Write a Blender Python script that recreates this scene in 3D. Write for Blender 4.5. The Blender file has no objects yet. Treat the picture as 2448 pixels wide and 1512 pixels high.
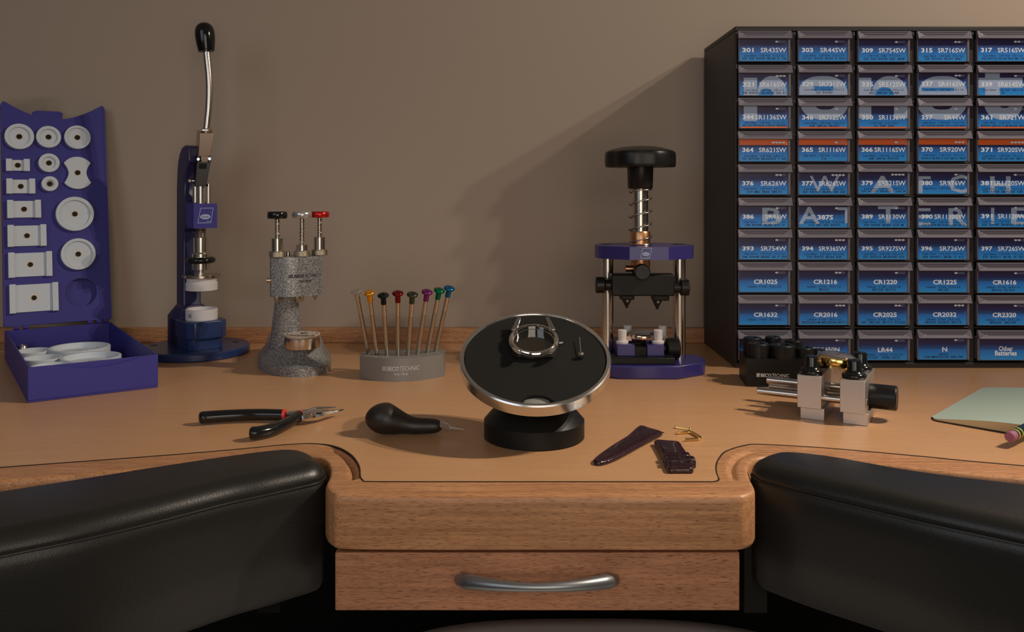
import bpy, bmesh, math, random
from math import sin, cos, pi, radians, sqrt, atan2
from mathutils import Vector, Matrix

# ------------------------------------------------------------------ camera, world, lights
F = 2100.0                 # focal length in pixels of the 2448 x 1512 frame
HX, HY = 1224.0, 450.0     # where the horizon's centre falls in the frame
CH = 200.0                 # camera height above the bench top, mm
BZ = 760.0                 # bench top above the floor, mm
S = 0.001
sc = bpy.context.scene
col = sc.collection

cam_d = bpy.data.cameras.new('camera')
cam = bpy.data.objects.new('camera', cam_d)
col.objects.link(cam)
cam.location = (0, 0, (BZ + CH) * S)
cam.rotation_euler = (pi / 2, 0, 0)
cam_d.sensor_width = 36.0
cam_d.lens = F / 2448.0 * 36.0
cam_d.shift_y = -(756.0 - HY) / 2448.0
cam_d.clip_start = 0.01
cam_d.clip_end = 50
sc.camera = cam

sc.view_settings.view_transform = 'Standard'
sc.view_settings.look = 'None'
sc.view_settings.gamma = 1.0
sc.view_settings.use_curve_mapping = False
sc.view_settings.exposure = 0.0

w = bpy.data.worlds.new('room_light')
sc.world = w
w.use_nodes = True
wn, wl = w.node_tree.nodes, w.node_tree.links
bg = wn['Background']
tc = wn.new('ShaderNodeTexCoord')
sp = wn.new('ShaderNodeSeparateXYZ')
cr_ = wn.new('ShaderNodeValToRGB')
wl.new(tc.outputs['Generated'], sp.inputs[0])
mr = wn.new('ShaderNodeMapRange')
mr.inputs[1].default_value = -1; mr.inputs[2].default_value = 1
wl.new(sp.outputs[2], mr.inputs[0])
wl.new(mr.outputs[0], cr_.inputs[0])
e = cr_.color_ramp.elements
e[0].position = 0.35; e[0].color = (0.02, 0.016, 0.012, 1)
e[1].position = 0.75; e[1].color = (0.42, 0.36, 0.30, 1)
wl.new(cr_.outputs[0], bg.inputs[0])
bg.inputs[1].default_value = 0.20


def lamp(name, kind, loc, energy, color, size=0.02, target=None, sy=None):
    d = bpy.data.lights.new(name, kind)
    d.energy = energy
    d.color = color
    if kind == 'AREA':
        d.shape = 'RECTANGLE'
        d.size = size
        d.size_y = sy or size
    else:
        d.shadow_soft_size = size
    o = bpy.data.objects.new(name, d)
    col.objects.link(o)
    o.location = Vector(loc) * S + Vector((0, 0, BZ * S))
    if target is not None:
        v = (Vector(target) - Vector(loc))
        o.rotation_euler = v.to_track_quat('-Z', 'Y').to_euler()
    return o


TT = 2.2
LA = (248 + 310.7 * TT, 976 - 169 * TT, 380 + 180.6 * TT)
LB = (248 + 262.7 * TT, 976 - 169 * TT, 380 + 183.4 * TT)
lamp('bench_lamp_light', 'POINT', LA, 6.3, (1.0, 0.88, 0.74), 0.010)
lamp('bench_lamp_light', 'POINT', LB, 6.3, (1.0, 0.88, 0.74), 0.010)
for _p in (LA, LB):
    _o = lamp('bench_lamp_beam', 'SPOT', _p, 17.5, (1.0, 0.84, 0.66), 0.010, (-130, 460, 0))
    _o.data.spot_size = radians(72)
    _o.data.spot_blend = 1.0
lamp('left_fill_light', 'AREA', (-900, -700, 700), 3.6, (0.86, 0.91, 1.0), 0.9, (-200, 1100, 100), 0.9)  # added cool fill from the front left, an unseen helper light
lamp('front_fill_light', 'AREA', (200, -500, 290), 3.8, (1.0, 0.86, 0.72), 0.7, (100, 1100, 50))  # added warm fill behind the camera, lifts the wall and front faces

# ------------------------------------------------------------------ helpers


def PD(x, y, D):
    return Vector(((x - HX) * D / F, D, CH - (y - HY) * D / F))


def PZ(x, y, z=0.0):
    D = (CH - z) * F / (y - HY)
    return Vector(((x - HX) * D / F, D, z))


def crom(pts, n=8, closed=False):
    out = []
    m = len(pts)
    segs = m if closed else m - 1
    for i in range(segs):
        if closed:
            p0, p1, p2, p3 = pts[(i - 1) % m], pts[i], pts[(i + 1) % m], pts[(i + 2) % m]
        else:
            p0, p1, p2, p3 = pts[max(i - 1, 0)], pts[i], pts[i + 1], pts[min(i + 2, m - 1)]
        for k in range(n):
            t = k / n
            out.append(tuple(0.5 * ((2 * b) + (-a + c) * t + (2 * a - 5 * b + 4 * c - d) * t * t +
                                    (-a + 3 * b - 3 * c + d) * t ** 3)
                             for a, b, c, d in zip(p0, p1, p2, p3)))
    if not closed:
        out.append(tuple(pts[-1]))
    return out


def circ(r, n=32, cx=0, cy=0, ry=None, rot=0):
    ry = ry or r
    o = []
    for i in range(n):
        a = 2 * pi * i / n
        x, y = r * cos(a), ry * sin(a)
        o.append((cx + x * cos(rot) - y * sin(rot), cy + x * sin(rot) + y * cos(rot)))
    return o


def superell(rx, ry, p, n=64, rot=0, cx=0, cy=0):
    o = []
    for i in range(n):
        a = 2 * pi * i / n
        c, s = cos(a), sin(a)
        x = rx * abs(c) ** (2 / p) * (1 if c >= 0 else -1)
        y = ry * abs(s) ** (2 / p) * (1 if s >= 0 else -1)
        o.append((cx + x * cos(rot) - y * sin(rot), cy + x * sin(rot) + y * cos(rot)))
    return o


def rrect(w, h, r, n=6, cx=0, cy=0):
    o = []
    for sx, sy, a0 in ((1, 1, 0), (-1, 1, pi / 2), (-1, -1, pi), (1, -1, 3 * pi / 2)):
        for k in range(n + 1):
            a = a0 + pi / 2 * k / n
            o.append((cx + sx * (w / 2 - r) + r * cos(a), cy + sy * (h / 2 - r) + r * sin(a)))
    return o


def offset_ring(pts, d):
    """closed 2D ring moved inward by d (counter-clockwise ring)"""
    m = len(pts)
    out = []
    for i in range(m):
        a, b = Vector(pts[i - 1][:2]), Vector(pts[(i + 1) % m][:2])
        t = (b - a)
        if t.length < 1e-9:
            out.append(pts[i]); continue
        t.normalize()
        nrm = Vector((-t.y, t.x))
        out.append((pts[i][0] + nrm.x * d, pts[i][1] + nrm.y * d))
    return out


_glyphs = {}


def glyphs(s, bold=0.0, shear=0.0):
    k = (s, bold, shear)
    if k in _glyphs:
        return _glyphs[k]
    cu = bpy.data.curves.new('t', 'FONT')
    cu.body = s
    cu.offset = bold
    cu.shear = shear
    cu.resolution_u = 2
    ob = bpy.data.objects.new('t', cu)
    me = bpy.data.meshes.new_from_object(ob)
    vs = [(v.co.x, v.co.y) for v in me.vertices]
    fs = [tuple(p.vertices) for p in me.polygons]
    bpy.data.objects.remove(ob)
    bpy.data.curves.remove(cu)
    bpy.data.meshes.remove(me)
    _glyphs[k] = (vs, fs)
    return vs, fs


class MB:
    def __init__(self):
        self.v, self.f, self.m, self.mats = [], [], [], []
        self.X = Matrix.Identity(4)

    def _mi(self, mat):
        if mat not in self.mats:
            self.mats.append(mat)
        return self.mats.index(mat)

    def add(self, vs, fs, mat=None):
        b = len(self.v)
        for p in vs:
            self.v.append(tuple(self.X @ Vector(p)))
        mi = self._mi(mat) if mat is not None else 0
        for f in fs:
            self.f.append(tuple(b + i for i in f))
            self.m.append(mi)
        return self

    def box(self, c, s, mat=None, rz=0, rot=None):
        R = rot or Matrix.Rotation(rz, 3, 'Z')
        vs = []
        for z in (-.5, .5):
            for x, y in ((-.5, -.5), (.5, -.5), (.5, .5), (-.5, .5)):
                vs.append(Vector(c) + R @ Vector((x * s[0], y * s[1], z * s[2])))
        return self.add(vs, [(3, 2, 1, 0), (4, 5, 6, 7), (0, 1, 5, 4), (1, 2, 6, 5), (2, 3, 7, 6), (3, 0, 4, 7)], mat)

    def bx(self, x0, x1, y0, y1, z0, z1, mat=None):
        return self.box(((x0 + x1) / 2, (y0 + y1) / 2, (z0 + z1) / 2), (x1 - x0, y1 - y0, z1 - z0), mat)

    def loft(self, rings, mat=None, cap=True, closed=True):
        n = len(rings[0])
        vs = [p for r in rings for p in r]
        fs = []
        for i in range(len(rings) - 1):
            for j in range(n if closed else n - 1):
                a, b = i * n + j, i * n + (j + 1) % n
                fs.append((a, b, b + n, a + n))
        if cap:
            fs.append(tuple(reversed(range(n))))
            fs.append(tuple(range((len(rings) - 1) * n, len(rings) * n)))
        return self.add(vs, fs, mat)

    def prism(self, ring, z0, z1, mat=None):
        return self.loft([[(x, y, z0) for x, y in ring], [(x, y, z1) for x, y in ring]], mat)

    def lathe(self, prof, mat=None, o=(0, 0, 0), axis=None, n=40, cap=True):
        """prof: (radius, height) from one end to the other"""
        q = Vector((0, 0, 1)).rotation_difference(Vector(axis).normalized()) if axis is not None else None
        rings = []
        for r, h in prof:
            ring = []
            for i in range(n):
                a = 2 * pi * i / n
                p = Vector((max(r, 1e-3) * cos(a), max(r, 1e-3) * sin(a), h))
                if q is not None:
                    p = q @ p
                ring.append(p + Vector(o))
            rings.append(ring)
        return self.loft(rings, mat, cap)

    def cyl(self, p0, p1, r0, r1=None, mat=None, n=24):
        p0, p1 = Vector(p0), Vector(p1)
        d = p1 - p0
        return self.lathe([(r0, 0), (r1 if r1 is not None else r0, d.length)], mat, p0, d, n)

    def tube(self, path, r, mat=None, n=12, closed=False, flat=1.0):
        pts = [Vector(p) for p in path]
        m = len(pts)
        rings = []
        up = None
        for i in range(m):
            a = pts[i - 1] if (i > 0 or closed) else pts[i]
            b = pts[(i + 1) % m] if (i < m - 1 or closed) else pts[i]
            t = (b - a).normalized()
            if up is None:
                up = Vector((0, 0, 1)) if abs(t.z) < .9 else Vector((0, 1, 0))
            x = t.cross(up).normalized()
            up2 = x.cross(t).normalized()
            up = up2
            rr = r[i] if isinstance(r, (list, tuple)) else r
            rings.append([pts[i] + x * rr * cos(2 * pi * k / n) + up2 * rr * flat * sin(2 * pi * k / n) for k in range(n)])
        if closed:
            rings.append(rings[0])
        return self.loft(rings, mat, cap=not closed)

    def ball(self, c, r, mat=None, n=20, sc_=(1, 1, 1)):
        rings = []
        for i in range(1, n // 2):
            a = -pi / 2 + pi * i / (n // 2)
            rings.append([(c[0] + r * cos(a) * cos(2 * pi * j / n) * sc_[0], c[1] + r * cos(a) * sin(2 * pi * j / n) * sc_[1],
                           c[2] + r * sin(a) * sc_[2]) for j in range(n)])
        return self.loft(rings, mat)

    def plate(self, loops, z0, z1, mat=None):
        """2D outline with holes, as a slab"""
        cu = bpy.data.curves.new('p', 'CURVE')
        cu.dimensions = '2D'
        cu.fill_mode = 'BOTH'
        cu.extrude = (z1 - z0) / 2
        for lp in loops:
            s_ = cu.splines.new('POLY')
            s_.points.add(len(lp) - 1)
            for i, p in enumerate(lp):
                s_.points[i].co = (p[0], p[1], 0, 1)
            s_.use_cyclic_u = True
        ob = bpy.data.objects.new('p', cu)
        me = bpy.data.meshes.new_from_object(ob)
        zc = (z0 + z1) / 2
        self.add([(v.co.x, v.co.y, v.co.z + zc) for v in me.vertices], [tuple(p.vertices) for p in me.polygons], mat)
        bpy.data.objects.remove(ob); bpy.data.curves.remove(cu); bpy.data.meshes.remove(me)
        return self

    def clipped(self, uv, fs, fn, mat, clip):
        cx0, cx1, cy0, cy1 = clip
        bm = bmesh.new()
        bv = [bm.verts.new((u, v, 0)) for u, v in uv]
        for f in fs:
            try:
                bm.faces.new([bv[i] for i in f])
            except ValueError:
                pass
        for co, no in (((cx0, 0, 0), (-1, 0, 0)), ((cx1, 0, 0), (1, 0, 0)), ((0, cy0, 0), (0, -1, 0)), ((0, cy1, 0), (0, 1, 0))):
            bmesh.ops.bisect_plane(bm, geom=bm.verts[:] + bm.edges[:] + bm.faces[:], plane_co=co, plane_no=no, clear_outer=True)
        bm.verts.index_update()
        uv = [(v.co.x, v.co.y) for v in bm.verts]
        fs = [tuple(v.index for v in f.verts) for f in bm.faces]
        bm.free()
        if fs:
            self.add([fn(u, v) for u, v in uv], fs, mat)
        return self

    def text(self, s, x0, x1, y0, y1, fn, mat, bold=0.0, shear=0.0, clip=None):
        """text fitted into a rectangle of the (u, v) plane; fn maps (u, v) to a point"""
        vs, fs = glyphs(s, bold, shear)
        if not vs:
            return self
        ax, bx = min(v[0] for v in vs), max(v[0] for v in vs)
        ay, by = min(v[1] for v in vs), max(v[1] for v in vs)
        uv = [(x0 + (x - ax) / (bx - ax) * (x1 - x0), y0 + (y - ay) / (by - ay) * (y1 - y0)) for x, y in vs]
        if clip:
            return self.clipped(uv, fs, fn, mat, clip)
        if not fs:
            return self
        return self.add([fn(u, v) for u, v in uv], fs, mat)

    def build(self, name, mat=None, parent=None, bev=0, seg=2, smooth=35, fix=True, **props):
        me = bpy.data.meshes.new(name)
        me.from_pydata([(x * S, y * S, z * S) for x, y, z in self.v], [], self.f)
        mats = self.mats or [mat]
        for mm in mats:
            me.materials.append(mm if mm is not None else mat)
        if len(mats) > 1:
            me.polygons.foreach_set('material_index', self.m)
        if fix:
            bm = bmesh.new(); bm.from_mesh(me)
            bmesh.ops.recalc_face_normals(bm, faces=bm.faces)
            bm.to_mesh(me); bm.free()
        if smooth:
            me.polygons.foreach_set('use_smooth', [True] * len(me.polygons))
            me.set_sharp_from_angle(angle=radians(smooth))
        me.update()
        ob = bpy.data.objects.new(name, me)
        col.objects.link(ob)
        if parent is not None:
            ob.parent = parent
        if bev:
            md = ob.modifiers.new('bevel', 'BEVEL')
            md.width = bev * S
            md.segments = seg
            md.limit_method = 'ANGLE'
            md.angle_limit = radians(40)
            md.harden_normals = False
        for k, v in props.items():
            ob[k] = v
        return ob


def place(ob, p, rz=0.0, mtx=None):
    loc = Vector((p[0] * S, p[1] * S, (p[2] + BZ) * S))
    if mtx is not None:
        ob.matrix_world = Matrix.Translation(loc) @ mtx.to_4x4()
    else:
        ob.location = loc
        ob.rotation_euler = (0, 0, rz)
    return ob


def thing(name, label, cat, p=(0, 0, 0), rz=0.0, mtx=None, group=None):
    o = bpy.data.objects.new(name, None)
    o.empty_display_size = 0.01
    col.objects.link(o)
    if name not in ('workbench', 'stool') and abs(p[2]) < 1e-6:
        p = (p[0], p[1], 0.08)          # resting on the bench top
    place(o, p, rz, mtx)
    o['label'] = label
    o['category'] = cat
    if group:
        o['group'] = group
    return o


# ------------------------------------------------------------------ materials


def mat(name, c, rough=0.5, metal=0.0, spec=0.5, coat=0.0, trans=0.0, sheen=0.0):
    m = bpy.data.materials.new(name)
    m.use_nodes = True
    b = m.node_tree.nodes['Principled BSDF']
    b.inputs['Base Color'].default_value = (*c, 1)
    b.inputs['Roughness'].default_value = rough
    b.inputs['Metallic'].default_value = metal
    b.inputs['Specular IOR Level'].default_value = spec
    b.inputs['Coat Weight'].default_value = coat
    b.inputs['Transmission Weight'].default_value = trans
    return m


def nodes(m):
    nt = m.node_tree
    return nt.nodes, nt.links, nt.nodes['Principled BSDF']


def mapping(m, scale, coord='Object', rot=(0, 0, 0)):
    n, l, b = nodes(m)
    t = n.new('ShaderNodeTexCoord')
    mp = n.new('ShaderNodeMapping')
    mp.inputs['Scale'].default_value = scale
    mp.inputs['Rotation'].default_value = rot
    l.new(t.outputs[coord], mp.inputs[0])
    return mp.outputs[0]


def noise(m, vec, scale=5, detail=4, rough=0.55, dist=0.0):
    n, l, b = nodes(m)
    t = n.new('ShaderNodeTexNoise')
    t.inputs['Scale'].default_value = scale
    t.inputs['Detail'].default_value = detail
    t.inputs['Roughness'].default_value = rough
    t.inputs['Distortion'].default_value = dist
    l.new(vec, t.inputs['Vector'])
    return t.outputs[0]


def ramp(m, fac, stops):
    n, l, b = nodes(m)
    r = n.new('ShaderNodeValToRGB')
    el = r.color_ramp.elements
    while len(el) < len(stops):
        el.new(0.5)
    for i, (p, c) in enumerate(stops):
        el[i].position = p
        el[i].color = (*c, 1) if len(c) == 3 else c
    l.new(fac, r.inputs[0])
    return r.outputs[0]


def mixc(m, fac, a, b_, mode='MIX'):
    n, l, b = nodes(m)
    x = n.new('ShaderNodeMix')
    x.data_type = 'RGBA'
    x.blend_type = mode
    if isinstance(fac, float):
        x.inputs[0].default_value = fac
    else:
        l.new(fac, x.inputs[0])
    for i, v in ((6, a), (7, b_)):
        if isinstance(v, tuple):
            x.inputs[i].default_value = (*v, 1)
        else:
            l.new(v, x.inputs[i])
    return x.outputs[2]


def bump(m, h, strength=0.3, dist=0.001):
    n, l, b = nodes(m)
    x = n.new('ShaderNodeBump')
    x.inputs['Strength'].default_value = strength
    x.inputs['Distance'].default_value = dist
    l.new(h, x.inputs['Height'])
    l.new(x.outputs[0], b.inputs['Normal'])


def setc(m, out):
    n, l, b = nodes(m)
    l.new(out, b.inputs['Base Color'])


def wood(name, c1, c2, dark, fleck=0.5, scale=1.0, rough=0.42):
    m = mat(name, c1, rough)
    v = mapping(m, (4 * scale, 110 * scale, 110 * scale))
    a = noise(m, v, 2.2, 6, 0.65, 0.2)
    base = ramp(m, a, [(0.35, c1), (0.65, c2)])
    v2 = mapping(m, (120 * scale, 1500 * scale, 1500 * scale))
    f = noise(m, v2, 1.0, 2, 0.5)
    fl = ramp(m, f, [(0.55, (0, 0, 0)), (0.64, (1, 1, 1))])
    n, l, b = nodes(m)
    mul = n.new('ShaderNodeMath'); mul.operation = 'MULTIPLY'
    l.new(fl, mul.inputs[0]); mul.inputs[1].default_value = fleck
    setc(m, mixc(m, mul.outputs[0], base, dark))
    bump(m, f, 0.08, 0.0005)
    return m


M = {}
M['laminate'] = wood('beech_laminate', (0.60, 0.335, 0.17), (0.54, 0.295, 0.145), (0.38, 0.195, 0.09), 0.30, 1.1, 0.36)
M['beech'] = wood('solid_beech', (0.60, 0.30, 0.14), (0.40, 0.19, 0.085), (0.17, 0.07, 0.032), 0.65, 1.35, 0.42)
M['beech_front'] = wood('drawer_beech', (0.52, 0.24, 0.125), (0.36, 0.16, 0.08), (0.11, 0.042, 0.022), 0.7, 1.4, 0.45)
M['wall'] = mat('wall_paint', (0.44, 0.355, 0.285), 0.85, spec=0.2)
bump(M['wall'], noise(M['wall'], mapping(M['wall'], (1, 1, 1)), 260, 3), 0.05, 0.0006)
M['floor'] = wood('floor_boards', (0.022, 0.013, 0.008), (0.016, 0.010, 0.006), (0.008, 0.005, 0.003), 0.4, 0.2, 0.5)
M['leather'] = mat('black_leather', (0.012, 0.012, 0.011), 0.37, spec=0.48)
_n = noise(M['leather'], mapping(M['leather'], (1, 1, 1)), 900, 2, 0.5, 0.5)
bump(M['leather'], _n, 0.22, 0.0005)
M['blue'] = mat('violet_blue_plastic', (0.046, 0.042, 0.25), 0.5, spec=0.3)
M['bluemetal'] = mat('blue_lacquered_metal', (0.034, 0.029, 0.17), 0.32, coat=0.15)
M['navy'] = mat('dark_blue_lacquered_metal', (0.015, 0.035, 0.13), 0.32, coat=0.2)
M['navycol'] = mat('blue_grey_lacquer', (0.022, 0.022, 0.085), 0.35, coat=0.15)
M['white'] = mat('white_nylon', (0.60, 0.66, 0.73), 0.5)
M['whitepl'] = mat('milky_plastic', (0.66, 0.64, 0.66), 0.45)
M['brass'] = mat('brass', (0.75, 0.42, 0.12), 0.25, 1.0)
M['gold'] = mat('polished_gold', (0.95, 0.68, 0.25), 0.16, 1.0)
M['copper'] = mat('bronze_bush', (0.62, 0.33, 0.17), 0.35, 1.0)
M['steel'] = mat('polished_steel', (0.62, 0.58, 0.53), 0.22, 1.0)
M['clevis'] = mat('brown_reflecting_steel', (0.60, 0.40, 0.26), 0.30, 1.0)
M['darksteel'] = mat('dark_steel', (0.12, 0.10, 0.08), 0.3, 1.0)
M['chrome'] = mat('chromed_steel', (0.75, 0.73, 0.70), 0.08, 1.0)
M['brushed'] = mat('turned_steel', (0.58, 0.52, 0.45), 0.22, 1.0)
M['alu'] = mat('blasted_aluminium', (0.62, 0.60, 0.58), 0.42, 1.0)
bump(M['alu'], noise(M['alu'], mapping(M['alu'], (1, 1, 1)), 2600, 2), 0.25, 0.0002)
M['alurim'] = mat('bright_aluminium', (0.72, 0.73, 0.74), 0.2, 1.0)
M['satin'] = mat('satin_grey_handle', (0.30, 0.32, 0.34), 0.38, 0.85)
M['black'] = mat('black_plastic', (0.009, 0.009, 0.009), 0.36, spec=0.35)
M['blackgloss'] = mat('glossy_black', (0.008, 0.009, 0.010), 0.14)
M['blackmat'] = mat('matt_black', (0.009, 0.009, 0.008), 0.42, spec=0.22)
M['cabinet'] = mat('black_cabinet_plastic', (0.024, 0.021, 0.021), 0.5)
bump(M['cabinet'], noise(M['cabinet'], mapping(M['cabinet'], (1, 1, 1)), 900, 2), 0.15, 0.0003)
M['clear'] = mat('smoky_clear_plastic', (0.20, 0.18, 0.22), 0.5, trans=0.15, spec=0.3)
M['foam'] = mat('black_foam', (0.012, 0.012, 0.011), 0.85, spec=0.2)
bump(M['foam'], noise(M['foam'], mapping(M['foam'], (1, 1, 1)), 1500, 2), 0.4, 0.0004)
M['hammer'] = mat('hammered_grey_paint', (0.2, 0.21, 0.22), 0.32, 0.35)
_v = mapping(M['hammer'], (1, 1, 1))
_n = noise(M['hammer'], _v, 800, 1.0, 0.5, 0.5)
setc(M['hammer'], ramp(M['hammer'], _n, [(0.42, (0.15, 0.155, 0.16)), (0.50, (0.22, 0.225, 0.23)), (0.56, (0.36, 0.37, 0.38)), (0.64, (0.40, 0.41, 0.42))]))
bump(M['hammer'], _n, 0.3, 0.0004)
M['stand'] = mat('grey_metal_stand', (0.25, 0.245, 0.24), 0.4, 0.3)
M['knurl'] = mat('knurled_nickel', (0.50, 0.44, 0.35), 0.32, 1.0)
_v = mapping(M['knurl'], (1, 1, 1))
_n = noise(M['knurl'], _v, 2600, 0, 0.5)
bump(M['knurl'], _n, 0.5, 0.0004)
M['red'] = mat('red_anodised', (0.55, 0.02, 0.015), 0.25, 0.6)
M['redrubber'] = mat('red_rubber', (0.70, 0.05, 0.035), 0.45)
M['print'] = mat('dark_print', (0.02, 0.02, 0.025), 0.5)
M['printw'] = mat('pale_print', (0.60, 0.60, 0.60), 0.5)
M['dial'] = mat('cream_dial', (0.60, 0.50, 0.42), 0.4)
M['paper'] = mat('pale_paper', (0.38, 0.48, 0.42), 0.85)
M['pages'] = mat('page_edges', (0.62, 0.48, 0.27), 0.8)
M['cover'] = mat('dark_cover', (0.03, 0.025, 0.02), 0.6)
M['straplea'] = mat('burgundy_crocodile_leather', (0.020, 0.005, 0.009), 0.28, coat=0.15)
_v = mapping(M['straplea'], (1, 1, 1))
_n, _l, _b = nodes(M['straplea'])
_t = _n.new('ShaderNodeTexVoronoi'); _t.feature = 'DISTANCE_TO_EDGE'; _t.inputs['Scale'].default_value = 170
_l.new(_v, _t.inputs['Vector'])
_r = ramp(M['straplea'], _t.outputs['Distance'], [(0.0, (0, 0, 0)), (0.18, (1, 1, 1))])
bump(M['straplea'], _r, 0.3, 0.0005)
M['stitch'] = mat('burgundy_thread', (0.11, 0.025, 0.05), 0.6)
M['seat'] = mat('grey_seat_fabric', (0.80, 0.74, 0.69), 0.9)
M['eraser'] = mat('pink_eraser', (0.33, 0.11, 0.19), 0.7)
M['glass'] = mat('watch_crystal', (0.9, 0.9, 0.9), 0.03, trans=1.0)
# label card
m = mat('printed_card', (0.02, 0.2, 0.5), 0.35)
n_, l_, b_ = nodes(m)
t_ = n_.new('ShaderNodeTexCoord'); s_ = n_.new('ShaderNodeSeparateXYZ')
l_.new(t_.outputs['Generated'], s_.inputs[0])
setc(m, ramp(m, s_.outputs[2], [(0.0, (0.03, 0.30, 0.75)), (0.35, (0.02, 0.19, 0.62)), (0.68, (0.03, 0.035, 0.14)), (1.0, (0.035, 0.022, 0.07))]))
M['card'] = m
M['orange'] = mat('orange_band', (0.85, 0.16, 0.035), 0.4)
M['cardw'] = mat('card_white_print', (0.80, 0.88, 1.0), 0.4)
M['cardl'] = mat('card_pale_print', (0.36, 0.46, 0.66), 0.4)
M['cardd'] = mat('card_navy_print', (0.006, 0.016, 0.09), 0.5)

# ------------------------------------------------------------------ the room
WD = 1145.0
b = MB(); b.bx(-2500, 2500, WD, WD + 80, -BZ, 1800)
place(b.build('wall_back', M['wall'], kind='structure'), (0, 0, 0))
b = MB(); b.bx(-2500, 2500, -1500, WD + 80, -BZ - 40, -BZ)
place(b.build('floor', M['floor'], kind='structure'), (0, 0, 0))

# ------------------------------------------------------------------ workbench
bench = thing('workbench', 'beech watchmaker workbench with projecting centre, black padded arm rests and a drawer', 'workbench')
PAIRS = [((-900, 1183), (-900, 1222)), ((0, 1117), (0, 1150)), ((368, 1090), (368, 1120)), ((551, 1075), (551, 1104)),
         ((698, 1061.5), (690, 1088)), ((765, 1061), (750, 1091)), ((809, 1069), (778, 1101)), ((842, 1088), (788, 1118)),
         ((860, 1114), (788, 1138)), ((863, 1139), (779, 1160)), ((870, 1148), (793, 1177)), ((882, 1150.5), (830, 1184)),
         ((1000, 1151), (1000, 1186)), ((1300, 1151), (1300, 1186)), ((1600, 1151), (1600, 1186)), ((1693, 1151), (1745, 1186)),
         ((1709, 1150), (1785, 1182)), ((1716, 1145), (1804, 1168)), ((1711, 1130), (1792, 1140)), ((1710, 1112), (1788, 1118)),
         ((1717, 1096), (1796, 1103)), ((1733, 1079), (1815, 1094)), ((1778, 1064.5), (1850, 1091)), ((1822, 1062), (1900, 1091)),
         ((1978, 1071), (1990, 1096)), ((2197, 1090), (2200, 1121)), ((2448, 1113), (2448, 1145)), ((3348, 1183), (3348, 1222))]
NS = 10
pl = crom([(*PZ(*a)[:2], *PZ(*c)[:2]) for a, c in PAIRS], NS)
lam = [(p[0], p[1]) for p in pl]
b = MB()
ring = list(lam) + [(900, lam[-1][1]), (900, WD), (-900, WD), (-900, lam[0][1])]
b.prism(ring, -20, 0)
b.build('laminate_top', M['laminate'], bench)
b = MB()
rows = []
TS = [0, 0.045, 0.05, 0.08, 0.14, 0.2, 0.26, 0.32, 0.38, 0.44, 0.5, 0.56, 0.62, 0.68, 0.75, 0.85, 0.93, 0.97, 1.0]
for i, p in enumerate(pl):
    k = i / NS
    a, o = Vector(p[:2]), Vector(p[2:])
    wdt = (o - a).length
    g1 = max(0.0, min(1.0, (k - 4.8) / 1.5, (9.3 - k) / 0.8))
    g2 = max(0.0, min(1.0, (k - 17.2) / 0.8, (22.2 - k) / 1.2))
    g1 = g1 * g1 * (3 - 2 * g1); g2 = g2 * g2 * (3 - 2 * g2)
    row = []
    for t in TS:
        q = a + (o - a) * t
        z = -0.3
        if t <= 0.045:
            z = -6.0
        x = (t - 0.20) / 0.20
        if abs(x) < 1:
            z -= g1 * 5.0 * (cos(pi * x / 2) ** 1.3)
        x = (t - 0.50) / 0.15
        if abs(x) < 1:
            z -= g2 * 2.8 * (cos(pi * x / 2) ** 1.3)
        d = (1 - t) * wdt
        if d < 3:
            z -= 2.2 * (1 - sqrt(max(0, 1 - (1 - d / 3) ** 2)))
        row.append((q.x, q.y, z))
    out = (o - a).normalized()
    row.append((o.x + out.x * .3, o.y + out.y * .3, -5))
    row.append((o.x + out.x * .3, o.y + out.y * .3, -33))
    row.append((o.x - out.x * .7, o.y - out.y * .7, -35.5))
    row.append((o.x - out.x * 3, o.y - out.y * 3, -36.5))
    row.append((a.x, a.y, -36.5))
    row.append((a.x, a.y, -20.5))
    rows.append(row)
b.loft(rows, None, cap=True, closed=True)
b.build('wooden_edge', M['beech'], bench, smooth=50)
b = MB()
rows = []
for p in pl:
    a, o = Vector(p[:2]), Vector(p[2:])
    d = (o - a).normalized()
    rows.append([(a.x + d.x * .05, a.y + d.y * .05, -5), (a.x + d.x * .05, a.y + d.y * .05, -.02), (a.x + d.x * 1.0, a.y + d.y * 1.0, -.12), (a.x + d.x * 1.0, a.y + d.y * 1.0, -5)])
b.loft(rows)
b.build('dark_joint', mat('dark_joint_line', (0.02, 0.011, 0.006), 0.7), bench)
b = MB(); b.bx(-900, 900, WD - 12, WD, 0, 19)
b.build('upstand', M['beech'], bench, bev=1)
b = MB(); b.bx(-880, 880, 700, WD - 5, -50, -20.3)
b.build('under_frame', M['blackmat'], bench)
b = MB(); b.bx(-845, 845, 1108, 1120, -BZ + 1, -50)  # added black panel, stands in for the shade under the bench
b.build('under_bench_shade_panel', M['blackmat'], bench)
for sx in (-1, 1):
    b = MB(); b.bx(sx * 860 - 14, sx * 860 + 14, 640, WD - 5, -BZ, -36.5)
    b.build('leg_panel', M['beech'], bench, bev=1)
    b = MB(); b.bx(sx * 172 - 8, sx * 172 + 8, 620, 1100, -100, -36.6)
    b.build('drawer_runner', M['blackmat'], bench)
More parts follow.
